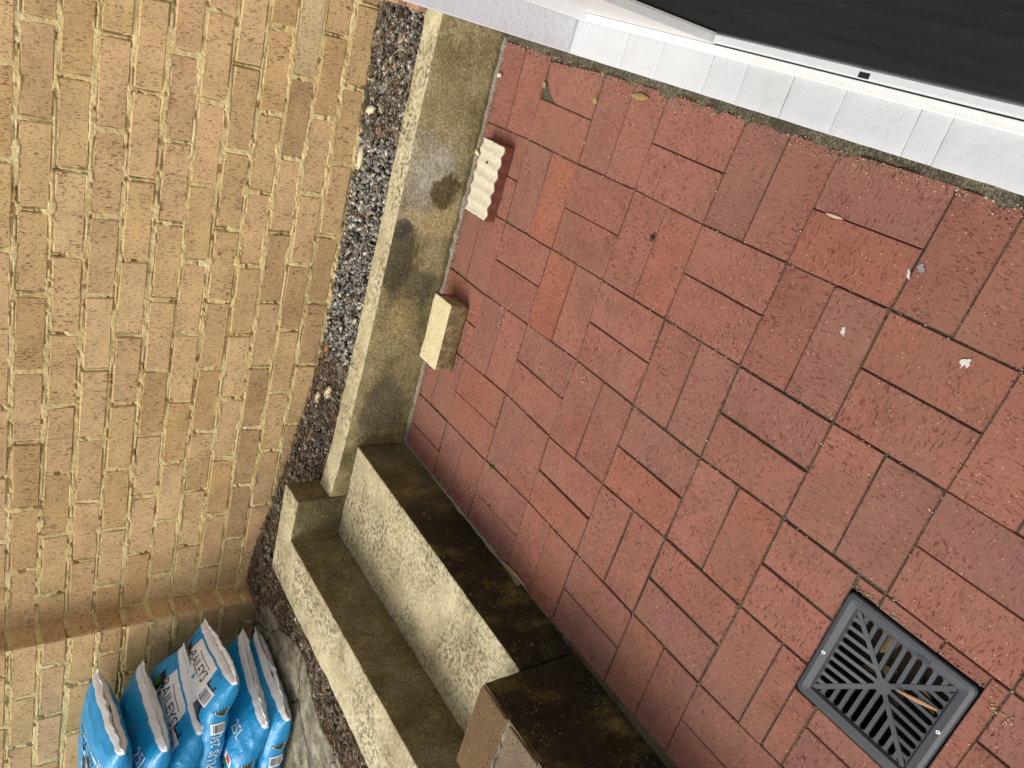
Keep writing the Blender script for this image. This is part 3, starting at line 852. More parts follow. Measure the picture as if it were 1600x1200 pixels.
frame = empty('door_frame', (0.36, -1.5, 0.03), 'white aluminium door frame with jamb, fixed panel and bottom track', 'door frame')
FL = Vector(frame.location)
hbox('jamb', 0.331, 0.39, -0.150, -0.1125, 0.034, 2.1, M_ALU, frame, 0.003, FL)
hbox('track', 0.331, 0.350, -2.90, -0.151, 0.0335, 0.046, M_ALU, frame, 0.002, FL)
hbox('fixed_panel', 0.3505, 0.372, -0.585, -0.151, 0.034, 2.1, M_ALU, frame, 0.002, FL)
hbox('head', 0.331, 0.39, -2.90, -0.151, 2.07, 2.1, M_ALU, frame, 0.002, FL)
hbox('sub_sill', 0.3505, 0.43, -2.90, -0.590, 0.030, 0.0375, M_BLACK, frame, 0.0, FL)

sdoor = empty('screen_door', (0.37, -1.3, 0.04), 'black mesh screen door with grey aluminium bottom rail above the sill', 'screen door')
TL = Vector(sdoor.location)
hbox('bottom_rail', 0.3525, 0.3740, -2.89, -0.590, 0.040, 0.058, M_RAIL, sdoor, 0.003, TL)
hbox('bottom_frame', 0.3680, 0.3815, -2.89, -0.622, 0.0585, 0.098, M_BLACK, sdoor, 0.003, TL)
hbox('stile', 0.3680, 0.3815, -0.621, -0.590, 0.0585, 2.06, M_BLACK, sdoor, 0.003, TL)
hbox('stile', 0.3680, 0.3815, -2.89, -2.859, 0.0985, 2.06, M_BLACK, sdoor, 0.003, TL)
hbox('spline', 0.3660, 0.3678, -0.629, -0.6235, 0.0985, 2.06, M_RAIL, sdoor, 0.0, TL)
hbox('mesh_screen', 0.3730, 0.3755, -2.858, -0.622, 0.0985, 2.06, M_SCREEN, sdoor, 0.0, TL)
hbox('rail_notch', 0.3540, 0.3640, -0.966, -0.944, 0.0555, 0.0583, M_BLACK, sdoor, 0.0, TL)
# mortar fillets where the paving meets the walls
def fillet(name, pts, w, h, seed, label, mat=None):
    r = np.random.default_rng(seed)
    V, F = [], []
    for k, (x, y, nx, ny) in enumerate(pts):
        q = vnoise(np.array([k * 0.11]), np.array([seed * 3.3]), 77)[0]
        ww, hh = w * (0.25 + 1.3 * q) * (0.88 + 0.24 * vnoise(np.array([k * 0.43]), np.array([seed * 1.7]), 78)[0]) * r.uniform(0.94, 1.06), h * (0.3 + 1.2 * q) * r.uniform(0.8, 1.2)
        V += [(x - nx * 0.004, y - ny * 0.004, hh), (x + nx * ww * 0.45, y + ny * ww * 0.45, hh * 0.55), (x + nx * ww, y + ny * ww, 0.0008 * r.random()), (x + nx * (ww + 0.002), y + ny * (ww + 0.002), -0.008)]
    for k in range(len(pts) - 1):
        for e in range(3): F.append((k * 4 + e, k * 4 + e + 1, k * 4 + e + 5, k * 4 + e + 4))
    me = mesh_of(name, V, F, True)
    return tag(link_mesh(name, me, mat or M_SAND), label, 'mortar', kind='stuff')
fillet('sand_fillet', [(x, ret_y(x), 0, -1) for x in np.linspace(0.24, -1.13, 520)], 0.0095, 0.008, 4, 'gritty sand line at the foot of the retaining wall', M_GRIT)
fillet('sand_fillet', [(step_x(y), y, 1, 0) for y in np.linspace(0.2, -0.55, 140)], 0.007, 0.006, 5, 'gritty sand line at the foot of the lower step', M_GRIT)
fillet('sand_fillet', [(0.2505, y, -1, 0) for y in np.linspace(0.21, -2.0, 700)], 0.020, 0.006, 6, 'dark mossy sand filling the gap beside the door sill')

# ------------------------------------------------------------------ drain grate in the paving
gcx, gcy = (GX0 + GX1) / 2, (GY0 + GY1) / 2
grate = empty('drain_grate', (gcx, gcy, 0), 'dark grey plastic square drain grate with radiating slots in the red paving', 'drain grate')
R0, R1 = 0.1275, 0.100            # half sizes of the outer rim and of the slotted field
def ring(r, z, rad, n=5):
    out = []
    for sx, sy, a0 in ((1, 1, 0), (-1, 1, 90), (-1, -1, 180), (1, -1, 270)):
        for k in range(n):
            a = math.radians(a0 + 90 * k / (n - 1))
            out.append((sx * (r - rad) + rad * math.cos(a), sy * (r - rad) + rad * math.sin(a), z))
    return out
rings = [ring(R0, -0.03, 0.012), ring(R0, 0.002, 0.012), ring(R0 - 0.0025, 0.0045, 0.012), ring(R0 - 0.010, 0.0055, 0.010), ring(R1 + 0.004, 0.0035, 0.004), ring(R1, -0.001, 0.002), ring(R1, -0.012, 0.002)]
V = [p for rg in rings for p in rg]; m = len(rings[0])
F = [(k * m + e, k * m + (e + 1) % m, (k + 1) * m + (e + 1) % m, (k + 1) * m + e) for k in range(len(rings) - 1) for e in range(m)]
link_mesh('rim', mesh_of('rim', V, F), M_PLASTIC, grate)
def dish(d): return -0.002 - 0.010 * (1 - d / R1)      # the field dips towards its middle
def bar_mesh(p, q, w, th=0.006, zoff=0.0):
    p, q = np.array(p, float), np.array(q, float)
    d = (q - p) / np.linalg.norm(q - p); s = np.array([-d[1], d[0]]) * w / 2
    zp, zq = dish(max(abs(p))) + zoff, dish(max(abs(q))) + zoff
    V = []
    for c, z in ((p, zp), (q, zq)):
        V += [(*(c - s), z - th), (*(c + s), z - th), (*(c + s * 0.86), z), (*(c - s * 0.86), z)]
    F = [(0, 1, 2, 3), (7, 6, 5, 4)] + [(e, e + 4, (e + 1) % 4 + 4, (e + 1) % 4) for e in range(4)]
    me = mesh_of('bar', V, F)
    bm = bmesh.new(); bm.from_mesh(me); bmesh.ops.recalc_face_normals(bm, faces=bm.faces[:]); bm.to_mesh(me); bm.free()
    return me
for sx, sy in ((1, 1), (-1, 1), (-1, -1), (1, -1)):
    link_mesh('diagonal_rib', bar_mesh((sx * (R1 + 0.001), sy * (R1 + 0.001)), (sx * 0.008, sy * 0.008), 0.0115, 0.008, 0.0012), M_PLASTIC, grate)
NS = 10
pitch = 2 * R1 / NS
for side in range(4):
    for k in range(1, NS):
        t = -R1 + k * pitch
        if abs(t) > R1 - 0.012: continue
        inner = abs(t) + 0.001 if abs(t) > 0.012 else 0.013
        a, b = ((t, R1 + 0.001), (t, inner))
        rot = [(lambda u: u), (lambda u: (-u[1], u[0])), (lambda u: (-u[0], -u[1])), (lambda u: (u[1], -u[0]))][side]
        link_mesh('slot_bar', bar_mesh(rot(a), rot(b), 0.0092), M_PLASTIC, grate)
    # rounded web at the outer ends of the slots
    for k in range(NS):
        t = -R1 + (k + 0.5) * pitch
        if abs(t) > R1 - 0.010: continue
        web = []
        for e in range(7):
            a = math.radians(180 * e / 6); web.append((t - 0.0052 * math.cos(a), R1 - 0.0062 + 0.0055 * math.sin(a)))
        pts = [(t - 0.0052, R1 + 0.001)] + web + [(t + 0.0052, R1 + 0.001)]
        rot = [(lambda u: u), (lambda u: (-u[1], u[0])), (lambda u: (-u[0], -u[1])), (lambda u: (u[1], -u[0]))][side]
        V = [(*rot(p), dish(R1) - 0.0004) for p in pts] + [(*rot(p), dish(R1) - 0.006) for p in pts]
        nq = len(pts)
        F = [(0, e, e + 1) for e in range(1, 4)] + [(nq - 1, e, e + 1) for e in range(4, nq - 2)] + [(0, 4, nq - 1)] + [(e + nq, e, e + 1, e + 1 + nq) for e in range(nq - 1)]
        link_mesh('slot_end', mesh_of('slot_end', V, F), M_PLASTIC, grate)
bm = bmesh.new()
bmesh.ops.create_cone(bm, cap_ends=True, segments=20, radius1=0.019, radius2=0.016, depth=0.008)
bmesh.ops.translate(bm, verts=bm.verts[:], vec=(0, 0, dish(0.02) - 0.0035))
me = bpy.data.meshes.new('hub'); bm.to_mesh(me); bm.free()
link_mesh('hub', me, M_PLASTIC, grate)
def screw(x, y):
    bm = bmesh.new()
    bmesh.ops.create_cone(bm, cap_ends=True, segments=14, radius1=0.0042, radius2=0.0034, depth=0.0016)
    me = bpy.data.meshes.new('screw'); bm.to_mesh(me); bm.free()
    s = link_mesh('screw', me, M_STEEL, grate, (x, y, 0.0062))
    link_mesh('screw_slot', box_mesh('screw_slot', -0.0014, 0.0014, -0.0014, 0.0014, 0.0004, 0.0011), M_BLACK, s)
screw(-0.018, 0.1135); screw(0.012, -0.1135)

def text_mesh(s, size, subdiv=0.004):
    cu = bpy.data.curves.new('lettering', 'FONT')
    cu.body = s; cu.size = size; cu.align_x = 'CENTER'; cu.align_y = 'CENTER'; cu.resolution_u = 2
    o = bpy.data.objects.new('lettering', cu); COL.objects.link(o)
    dg = bpy.context.evaluated_depsgraph_get(); dg.update()
    me = bpy.data.meshes.new_from_object(o.evaluated_get(dg))
    bpy.data.objects.remove(o); bpy.data.curves.remove(cu)
    bm = bmesh.new(); bm.from_mesh(me)
    bmesh.ops.triangulate(bm, faces=bm.faces[:])
    for _ in range(4):
        es = [e for e in bm.edges if e.calc_length() > subdiv]
        if not es: break
        bmesh.ops.subdivide_edges(bm, edges=es, cuts=1)
        bmesh.ops.triangulate(bm, faces=[q for q in bm.faces if len(q.verts) > 3])
    bm.to_mesh(me); bm.free()
    me.name = 'lettering'
    return me
tm = text_mesh('EVERHARD', 0.0125, 1.0)
bm = bmesh.new(); bm.from_mesh(tm)
r = bmesh.ops.extrude_face_region(bm, geom=bm.faces[:])
bmesh.ops.translate(bm, verts=[q for q in r['geom'] if isinstance(q, bmesh.types.BMVert)], vec=(0, 0, 0.0006))
bm.to_mesh(tm); bm.free()
link_mesh('lettering', tm, M_PLASTIC, grate, (0.1085, -0.018, 0.0048), (0, 0.10, math.pi / 2))
pitv = [(GX0, GY0), (GX1, GY0), (GX1, GY1), (GX0, GY1)]
V = [(x, y, -0.003) for x, y in pitv] + [(x, y, -0.15) for x, y in pitv]
tag(link_mesh('drain_pit', mesh_of('drain_pit', V, [(0, 1, 5, 4), (1, 2, 6, 5), (2, 3, 7, 6), (3, 0, 4, 7), (4, 5, 6, 7)]), M_PIT), kind='structure')

# ------------------------------------------------------------------ the two loose bricks
def corrugated():
    """split red brick lying with old ribbed white mortar upwards"""
    root = empty('loose_brick', (-0.147, 0.097, 0.002), 'split red brick with ribbed white mortar on top, lying by the retaining wall', 'brick')
    r = np.random.default_rng(8)
    nx, ny = 56, 22
    xs, yy = np.linspace(-0.1105, 0.1105, nx), np.linspace(-0.058, 0.058, ny)
    def ribs(x): 
        t = ((x + 0.1105) / 0.0375) % 1.0
        return 0.0055 * (abs(2 * t - 1) ** 1.6)
    P = np.zeros((nx, ny, 3))
    for a, x in enumerate(xs):
        for b, y in enumerate(yy):
            edge = min(0.058 - abs(y), 0.1105 - abs(x))
            P[a, b] = (x, y + 0.002 * math.sin(x * 168 + 1) * (abs(y) > 0.05), 0.034 + ribs(x) * (0.8 + 0.3 * mnoise.noise(Vector((x * 60, y * 60, 0)))) + 0.0016 * mnoise.noise(Vector((x * 120, y * 120, 3))) - (0.003 if edge < 0.002 else 0))
    link_mesh('mortar_top', grid_mesh('mortar_top', P), M_WHITEMORTAR, root)
    # body with matching ribbed upper edge
    V, F = [], []
    for a, x in enumerate(xs):
        for y in (-0.0575, 0.0575):
            e = 0.002 * math.sin(x * 168 + 1)
            V += [(x, y + e, 0.032 + ribs(x) * 0.8), (x, y, 0.0)]
    for a in range(nx - 1):
        i0, i1 = a * 4, a * 4 + 4
        F += [(i0, i0 + 1, i1 + 1, i1), (i0 + 2, i1 + 2, i1 + 3, i0 + 3), (i0 + 1, i0 + 3, i1 + 3, i1 + 1), (i0, i1, i1 + 2, i0 + 2)]
    F += [(0, 2, 3, 1), ((nx - 1) * 4, (nx - 1) * 4 + 1, (nx - 1) * 4 + 3, (nx - 1) * 4 + 2)]
    link_mesh('brick_body', mesh_of('brick_body', V, F), M_PAVER, root, (0, 0, 0), None, (0.17, 0.05, 0.033))
    bm = bmesh.new(); bmesh.ops.create_cone(bm, cap_ends=True, segments=12, radius1=0.004, radius2=0.004, depth=0.001)
    me = bpy.data.meshes.new('nail_hole'); bm.to_mesh(me); bm.free()
    link_mesh('nail_hole', me, M_BLACK, root, (0.048, 0.004, 0.0375), (0, 0.2, 0))
corrugated()

def make_cream_brick():
    M = Mat('weathered_cream_brick', 0.92, 0.2)
    p = M.obj(); g = M.noise(p, 170, 3, 0.75); a = M.noise(p, 18, 4)
    nz = M.smooth(M.normal_z(), 0.4, 0.75)  # upright faces get a darker brown than the pale top
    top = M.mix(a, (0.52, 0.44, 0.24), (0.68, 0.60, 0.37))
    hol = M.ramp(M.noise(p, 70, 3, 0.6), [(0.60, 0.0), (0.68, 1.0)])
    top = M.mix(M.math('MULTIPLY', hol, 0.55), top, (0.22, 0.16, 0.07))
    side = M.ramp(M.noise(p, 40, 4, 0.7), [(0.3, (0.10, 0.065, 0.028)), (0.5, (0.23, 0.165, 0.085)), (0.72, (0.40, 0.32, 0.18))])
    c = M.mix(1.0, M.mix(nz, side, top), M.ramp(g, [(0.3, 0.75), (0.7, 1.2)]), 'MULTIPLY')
    return M.out(c, None, M.bump(M.math('ADD', g, M.noise(p, 50, 3)), 0.8, 0.003))
v, f = box_pts(-0.113, 0.113, -0.051, 0.051, 0, 0.068)
v = [(x + (0.004 if z > 0 else 0), y, z) for x, y, z in v]
o = link_mesh('loose_brick', rough_solid('loose_brick', v, f, 5, 0.0045, 30, 0.004, 41), make_cream_brick(), None, (-0.652, 0.0955, 0.002), (0, 0, 0.015))
tag(o, 'whole cream brick with a pale top and darker brown sides, lying by the retaining wall', 'brick')

# ------------------------------------------------------------------ bags of potting mix
def bag_mat(name, blue):
    M = Mat(name, 0.32, 0.5)
    o = M.obj()
    x, y, z = M.xyz(o)
    f = M.noise(o, 14, 3)
    c = M.mix(f, tuple(t * 0.88 for t in blue), tuple(min(1, t * 1.1) for t in blue))
    white = M.math('LESS_THAN', M.n('ShaderNodeAttribute', attribute_name='inset').outputs['Fac'], 0.013)
    c = M.mix(white, c, (0.74, 0.74, 0.76))
    wr = M.noise(M.scale(o, (16, 90, 60)), 1.0, 3, 0.6, 0.4)
    return M.out(c, None, M.bump(M.math('ADD', wr, M.math('MULTIPLY', M.noise(o, 45, 2), 0.4)), 0.55, 0.006))
M_BAG = bag_mat('blue_bag_film', (0.012, 0.27, 0.56))
def film(name, col, rough=0.35):
    M = Mat(name, rough, 0.5)
    o = M.obj()
    wr = M.noise(M.scale(o, (16, 90, 60)), 1.0, 3, 0.6, 0.4)
    f = M.noise(o, 20, 3)
    return M.out(M.mix(f, tuple(t * 0.93 for t in col), col), None, M.bump(wr, 0.5, 0.006))
F_WHITE, F_BLACK, F_LBLUE = film('white_print', (0.78, 0.78, 0.79)), film('black_print', (0.012, 0.012, 0.012)), film('pale_blue_print', (0.33, 0.58, 0.74))
F_RED, F_GREEN, F_PURPLE, F_DGREEN = film('red_print', (0.55, 0.05, 0.035)), film('green_print', (0.04, 0.16, 0.035)), film('purple_print', (0.10, 0.06, 0.25)), film('dark_green_print', (0.012, 0.06, 0.03))
F_SEAM = film('white_seam_film', (0.76, 0.755, 0.74), 0.45)
F_BLUE = film('blue_print', (0.012, 0.25, 0.54))
TH, BLEN = 0.0515, 0.56
class Bag:
    def __init__(self, F, N, zs, zc, label, seed, W=None):
        F, N = np.array(F), np.array(N)
        self.o = np.array([*(F + N) / 2, zs]); d = (F - N); self.w0 = abs(d[1]) / 2
        self.sh = d[0] / d[1]          # the sealed end may sit askew
        self.dzc = zc - zs; self.seed = seed
        # local axes: x runs into the bag (world -X), y from the far to the near corner, z up
        self.root = empty('potting_mix_bag', (float(self.o[0]), float(self.o[1]), zs), label, 'bag', 'bags stacked by the pier')
        self.root.rotation_euler = (0, 0, math.pi)
        self.body(); self.seam()
    def hw(self, a):
        e = np.clip(a / 0.125, 0, 1); e2 = np.clip((BLEN - a) / 0.2, 0, 1); e = np.minimum(e, e2)
        h = TH * (1 - (1 - e) ** 2.1) ** 0.58 + 0.0025
        w = self.w0 * (1.0 + 0.02 * (1 - e) ** 4) + (max(0.186, self.w0) - self.w0) * e
        return h, w
    def zc(self, a):
        t = np.clip(a / 0.17, 0, 1); return self.dzc * t * t * (3 - 2 * t)
    def wob(self, a, y):
        k = np.exp(-np.clip(a, 0, 9) / 0.07)
        ridge = 1 - 2 * np.abs(fbm(y * 34 + 50, a * 6 + 9, self.seed, 2) - 0.5)
        sag = 0.010 * (1 - 2 * np.abs(fbm(y * 9 + a * 11 + 80, a * 16 - y * 8 + 60, self.seed + 8, 2) - 0.5)) * np.clip(a / 0.06, 0, 1)
        return 0.008 * k * (ridge - 0.75) + sag - 0.007 * np.clip(a / 0.06, 0, 1) + 0.014 * (fbm(y * 7 + 30, a * 7 + 20, self.seed + 3) - 0.5) * np.clip(a / 0.05, 0, 1)
    N_ = 3.2
    def top(self, a, y, off=0.0, sgn=1):
        h, w = self.hw(a); q = np.clip(np.abs(y) / w, 0, 1)
        return np.stack([a + self.sh * y, y + 0 * a, self.zc(a) + sgn * (h * (1 - q ** self.N_) ** (1 / self.N_) + off) + self.wob(a, y)], -1)
    def front(self, a, z, off=0.0):
        """near long side, z in -1..1 of the half thickness"""
        h, w = self.hw(a); y = w * (1 - np.clip(np.abs(z), 0, 1) ** self.N_) ** (1 / self.N_)
        return np.stack([a + self.sh * y, y + off, self.zc(a) + z * h + self.wob(a, y)], -1)
    def body(self):
        na, nf = 110, 110
        a = np.concatenate([np.linspace(0, 0.1, 40), np.linspace(0.103, BLEN, na - 40)])[:, None]
        ph = np.linspace(0, 2 * math.pi, nf + 1)[None, :]
        h, w = self.hw(a)
        cs, sn = np.cos(ph), np.sin(ph)
        y = w * np.sign(cs) * np.abs(cs) ** (2 / self.N_); z = h * np.sign(sn) * np.abs(sn) ** (2 / self.N_)
        P = np.stack([a + self.sh * y, y, self.zc(a) + z + self.wob(a, y)], -1)
        me = grid_mesh('bag_body', P[:, ::-1])
        at = me.attributes.new('inset', 'FLOAT', 'POINT')
        at.data.foreach_set('value', (a + 0 * y).reshape(-1).astype(np.float32))
        link_mesh('bag_body', me, M_BAG, self.root)
    def seam(self):
        n = 60
        y = np.linspace(-self.w0 * 1.02, self.w0 * 1.02, n)[None, :]
        a = np.array([0.004, -0.003, -0.009, -0.014, -0.014, -0.009, -0.003, 0.004])[:, None] + 0.0015 * (fbm(y * 40 + 11, 0 * y, self.seed + 2) - 0.5)
        t = np.array([1, 1, 1, 1, -1, -1, -1, -1])[:, None] * 0.0014
        curl = (fbm(y * 9 + 70, 0 * y, self.seed + 6, 2) - 0.5) * 0.030 * np.clip(-a / 0.014, 0, 1.2)
        P = np.stack([a + self.sh * y, y + 0 * a, t + curl + self.wob(np.maximum(a, 0) + 0 * y, y)], -1)
        link_mesh('seam', grid_mesh('seam', P), F_SEAM, self.root)
    def decal(self, name, poly, mat, where='top', off=0.0012, res=0.006, parent=None):
        """flat outline in (u, v): top -> u across (world +Y positive), v = distance from the seam; front -> u = distance from the seam, v in -1..1"""
        me = bpy.data.meshes.new(name); bm = bmesh.new()
        vs = [bm.verts.new((p[0], p[1], 0)) for p in poly]; bm.faces.new(vs)
        bmesh.ops.triangulate(bm, faces=bm.faces[:])
        for _ in range(6):
            es = [e for e in bm.edges if e.calc_length() > (res if where == 'top' else res * 6)]
            if not es: break
            bmesh.ops.subdivide_edges(bm, edges=es, cuts=1); bmesh.ops.triangulate(bm, faces=[q for q in bm.faces if len(q.verts) > 3])
        bm.to_mesh(me); bm.free()
        return self.place(name, me, mat, where, off, lambda c: (c[0], c[1]), parent)
    def place(self, name, me, mat, where, off, uv, parent=None):
        co = np.array([q.co[:] for q in me.vertices])
        U_ = np.array([uv(c) for c in co])
        if where == 'front': P = self.front(U_[:, 0], U_[:, 1], off)
        else: P = self.top(U_[:, 1], -U_[:, 0], off, 1 if where == 'top' else -1)
        for q, p in zip(me.vertices, P): q.co = p
        me.update()
        return link_mesh(name, me, mat, parent or self.root)
    def text(self, s, size, mat, where, uv, off=0.0016):
        return self.place('lettering', text_mesh(s, size, 0.005), mat, where, off, uv)
    def barcode(self, where, cx, cy, w, h, off=0.0014, n=11, fl=1.0):
        lb = self.decal('label', [(cx - w / 2, cy - h / 2), (cx + w / 2, cy - h / 2), (cx + w / 2, cy + h / 2), (cx - w / 2, cy + h / 2)], F_WHITE, where, off)
        r = random.Random(self.seed); x = -0.40
        while x < 0.40:
            d = r.choice((0.025, 0.04, 0.06))
            if where == 'top': pts = [(cx + w * x, cy - h * 0.36), (cx + w * (x + d), cy - h * 0.36), (cx + w * (x + d), cy + h * 0.36), (cx + w * x, cy + h * 0.36)]
            else: pts = [(cx - w * 0.36, cy + h * x), (cx + w * 0.36, cy + h * x), (cx + w * 0.36, cy + h * (x + d)), (cx - w * 0.36, cy + h * (x + d))]
            self.decal('bar', pts, F_BLACK, where, off + 0.0006, 0.01, lb)
            x += d + r.choice((0.03, 0.05))
    def triangle(self, where, cx, cy, sx, sy, off=0.0014):
        bg = self.decal('emblem', [(cx - sx, cy - sy), (cx + sx, cy - sy), (cx, cy + sy)], F_BLACK, where, off)
        for k in range(5):
            t = (k + 0.5) / 5
            for (p, q) in (((-1, -1), (0, 1)), ((1, -1), (0, 1)), ((-1, -1), (1, -1))):
                mx, my = p[0] + (q[0] - p[0]) * t, p[1] + (q[1] - p[1]) * t
                mx, my = mx * 0.86, my * 0.86 - 0.04
                e = 0.075
                self.decal('emblem_check', [(cx + (mx - e) * sx, cy + (my - e) * sy), (cx + (mx + e) * sx, cy + (my - e) * sy), (cx + (mx + e) * sx, cy + (my + e) * sy), (cx + (mx - e) * sx, cy + (my + e) * sy)], F_WHITE, where, off + 0.0006, 0.01, bg)
        self.decal('emblem_field', [(cx - sx * 0.55, cy - sy * 0.62), (cx + sx * 0.55, cy - sy * 0.62), (cx, cy + sy * 0.55)], F_DGREEN, where, off + 0.0006, 0.01, bg)
    def flowers(self, u0, u1, v0, v1, cols, n, seed, where='top', s0=0.008, s1=0.02, off=0.0022):
        r = random.Random(seed)
        for k in range(n):
            cu, cv, s = r.uniform(u0, u1), r.uniform(v0, v1), r.uniform(s0, s1)
            m = r.randint(5, 7); ph = r.uniform(0, 6)
            pts = [(cu + s * math.cos(ph + 6.283 * e / m) * r.uniform(0.6, 1.1) * (1 if where == 'top' else 1), cv + s * (1 if where == 'top' else 6) * math.sin(ph + 6.283 * e / m) * r.uniform(0.6, 1.1)) for e in range(m)]
            self.decal('printed_flower', pts, r.choice(cols), where, off + 0.0003 * (k % 4), 0.012)

def printed_top(b, seed):
    w = b.w0
    # dark flower border round a white name panel, blue corner flashes by the seam
    b.decal('print_ground', [(-w * 0.76, 0.05), (w * 0.86, 0.05), (w * 0.86, 0.40), (-w * 0.76, 0.40)], F_BLACK, 'top', 0.0008)
    b.decal('white_panel', [(-w * 0.42, 0.018), (w * 0.60, 0.018), (w * 0.62, 0.05), (w * 0.60, 0.12), (w * 0.5, 0.15), (-w * 0.42, 0.16), (-w * 0.50, 0.13), (-w * 0.48, 0.06)], F_WHITE, 'top', 0.0016)
    b.decal('corner_flash', [(w * 0.64, 0.022), (w * 0.84, 0.022), (w * 0.82, 0.055), (w * 0.62, 0.055)], F_BLUE, 'top', 0.0018)
    b.decal('corner_flash', [(-w * 0.72, 0.022), (-w * 0.52, 0.022), (-w * 0.52, 0.06), (-w * 0.72, 0.06)], F_BLUE, 'top', 0.0018)
    b.flowers(w * 0.62, w * 0.82, 0.07, 0.30, [F_RED, F_RED, F_GREEN, F_GREEN], 14, seed)
    b.flowers(-w * 0.72, -w * 0.50, 0.10, 0.30, [F_PURPLE, F_PURPLE, F_GREEN], 16, seed + 1, s0=0.005, s1=0.011)
    b.text('BAILEYS', 0.046, F_BLACK, 'top', lambda c: (0.012 - c[0] * 0.92, 0.064 - c[1]), 0.0026)
    b.decal('small_print', [(-w * 0.30, 0.037), (w * 0.34, 0.034), (w * 0.34, 0.0362), (-w * 0.30, 0.0392)], F_BLACK, 'top', 0.0024)
    b.decal('printed_bird', [(w * 0.50, 0.055), (w * 0.58, 0.07), (w * 0.68, 0.062), (w * 0.60, 0.078), (w * 0.56, 0.10), (w * 0.52, 0.078)], F_BLACK, 'top', 0.0024)
    b.decal('printed_square', [(w * 0.44, 0.088), (w * 0.53, 0.088), (w * 0.53, 0.112), (w * 0.44, 0.112)], F_GREEN, 'top', 0.0024)
    b.barcode('top', -w * 0.66, 0.092, 0.062, 0.052)

b1 = Bag((-1.961, 0.247), (-2.026, -0.114), 0.402, 0.418, 'plain blue bag lying on the stone slab at the bottom of the stack', 401)
b2 = Bag((-1.945, 0.240), (-2.066, -0.085), 0.464, 0.515, 'blue bag second from the slab in the stack by the pier', 402)
b3 = Bag((-1.930, 0.318), (-1.872, -0.032), 0.575, 0.613, 'blue and white printed bag pushed out of line, third from the slab', 403)
b4 = Bag((-1.978, 0.268), (-2.088, -0.012), 0.658, 0.712, 'blue and white printed bag with the name panel, fourth from the slab', 404)
b5 = Bag((-2.060, 0.307), (-2.070, -0.055), 0.782, 0.812, 'blue bag with plain upper film, under the topmost bag of the stack', 405)
b6 = Bag((-2.090, 0.345), (-2.030, -0.050), 0.912, 0.914, 'blue bag with pebble print on the very top of the stack', 406)
printed_top(b3, 31); printed_top(b4, 47)
for b, s in ((b1, 0.13), (b3, 0.12), (b4, 0.15), (b2, 0.15)):
    b.triangle('front', s, 0.15, 0.024, 0.42)
    b.barcode('front', s + 0.075, 0.0, 0.055, 0.85)
b3.text('ER-PLUS 25L', 0.045, F_WHITE, 'front', lambda c: (0.34 - c[0], c[1] / 0.055))
b2.text('25L', 0.05, F_WHITE, 'top', lambda c: (-b2.w0 * 0.62 - c[0] * 0.7, 0.085 - c[1]))
b2.decal('label', [(-b2.w0 * 0.92, 0.16), (-b2.w0 * 0.62, 0.16), (-b2.w0 * 0.62, 0.20), (-b2.w0 * 0.92, 0.20)], F_WHITE, 'top')
b2.decal('label_block', [(-b2.w0 * 0.86, 0.168), (-b2.w0 * 0.70, 0.168), (-b2.w0 * 0.70, 0.192), (-b2.w0 * 0.86, 0.192)], F_RED, 'top', 0.002)
b2.flowers(-b2.w0 * 0.9, -b2.w0 * 0.6, 0.21, 0.30, [F_GREEN, F_BLACK, F_RED], 8, 5)
b5.text('25L', 0.062, F_WHITE, 'top', lambda c: (-b5.w0 * 0.70 - c[0] * 0.75, 0.088 - c[1]))
b6.text('25L', 0.055, F_WHITE, 'top', lambda c: (-b6.w0 * 0.72 - c[0] * 0.75, 0.115 - c[1]))
b6.decal('pebble_print', [(-b6.w0 * 0.92, 0.19), (b6.w0 * 0.25, 0.17), (b6.w0 * 0.2, 0.40), (-b6.w0 * 0.92, 0.40)], F_BLACK, 'top', 0.0010)
b6.flowers(-b6.w0 * 0.85, b6.w0 * 0.2, 0.19, 0.30, [F_LBLUE, F_WHITE, F_LBLUE], 34, 9, s0=0.010, s1=0.019)
for k in range(9): b6.decal('script_stroke', [(-b6.w0 * 0.55 + k * 0.020, 0.146), (-b6.w0 * 0.55 + k * 0.020 + 0.009, 0.146), (-b6.w0 * 0.55 + k * 0.020 + 0.013, 0.166), (-b6.w0 * 0.55 + k * 0.020 + 0.006, 0.166)], F_BLACK, 'top', 0.0016, 0.02)
b6.decal('pale_band', [(-b6.w0 * 0.55, 0.118), (b6.w0 * 0.2, 0.118), (b6.w0 * 0.2, 0.132), (-b6.w0 * 0.55, 0.132)], F_LBLUE, 'top', 0.0014)
b6.triangle('top', b6.w0 * 0.36, 0.15, 0.028, 0.026)
b6.decal('back_band', [(-0.028, 0.004), (0.022, 0.004), (0.022, 0.30), (-0.028, 0.30)], F_WHITE, 'under')

# ------------------------------------------------------------------ small things lying about
def leaf_obj(name, L, W, mat, loc, rz, label, cat, curl=0.2, th=0.0008, group=None):
    n = 9; V, F = [], []
    for k in range(n):
        t = k / (n - 1); w = W * math.sin(math.pi * min(0.98, t * 0.94 + 0.03)) ** 0.9 / 2; x = (t - 0.5) * L; z = curl * L * (t - 0.5) ** 2
        V += [(x, -w, z + w * 0.3), (x, 0, z), (x, w, z + w * 0.3), (x, -w, z + w * 0.3 + th), (x, 0, z + th), (x, w, z + w * 0.3 + th)]
    for k in range(n - 1):
        a, b = k * 6, k * 6 + 6
        F += [(a + 3, a + 4, b + 4, b + 3), (a + 4, a + 5, b + 5, b + 4), (a, b, b + 1, a + 1), (a + 1, b + 1, b + 2, a + 2), (a, a + 3, b + 3, b), (a + 2, b + 2, b + 5, a + 5)]
    me = mesh_of(name, V, F, True)
    return tag(link_mesh(name, me, mat, None, loc, (0, 0, rz)), label, cat, group)
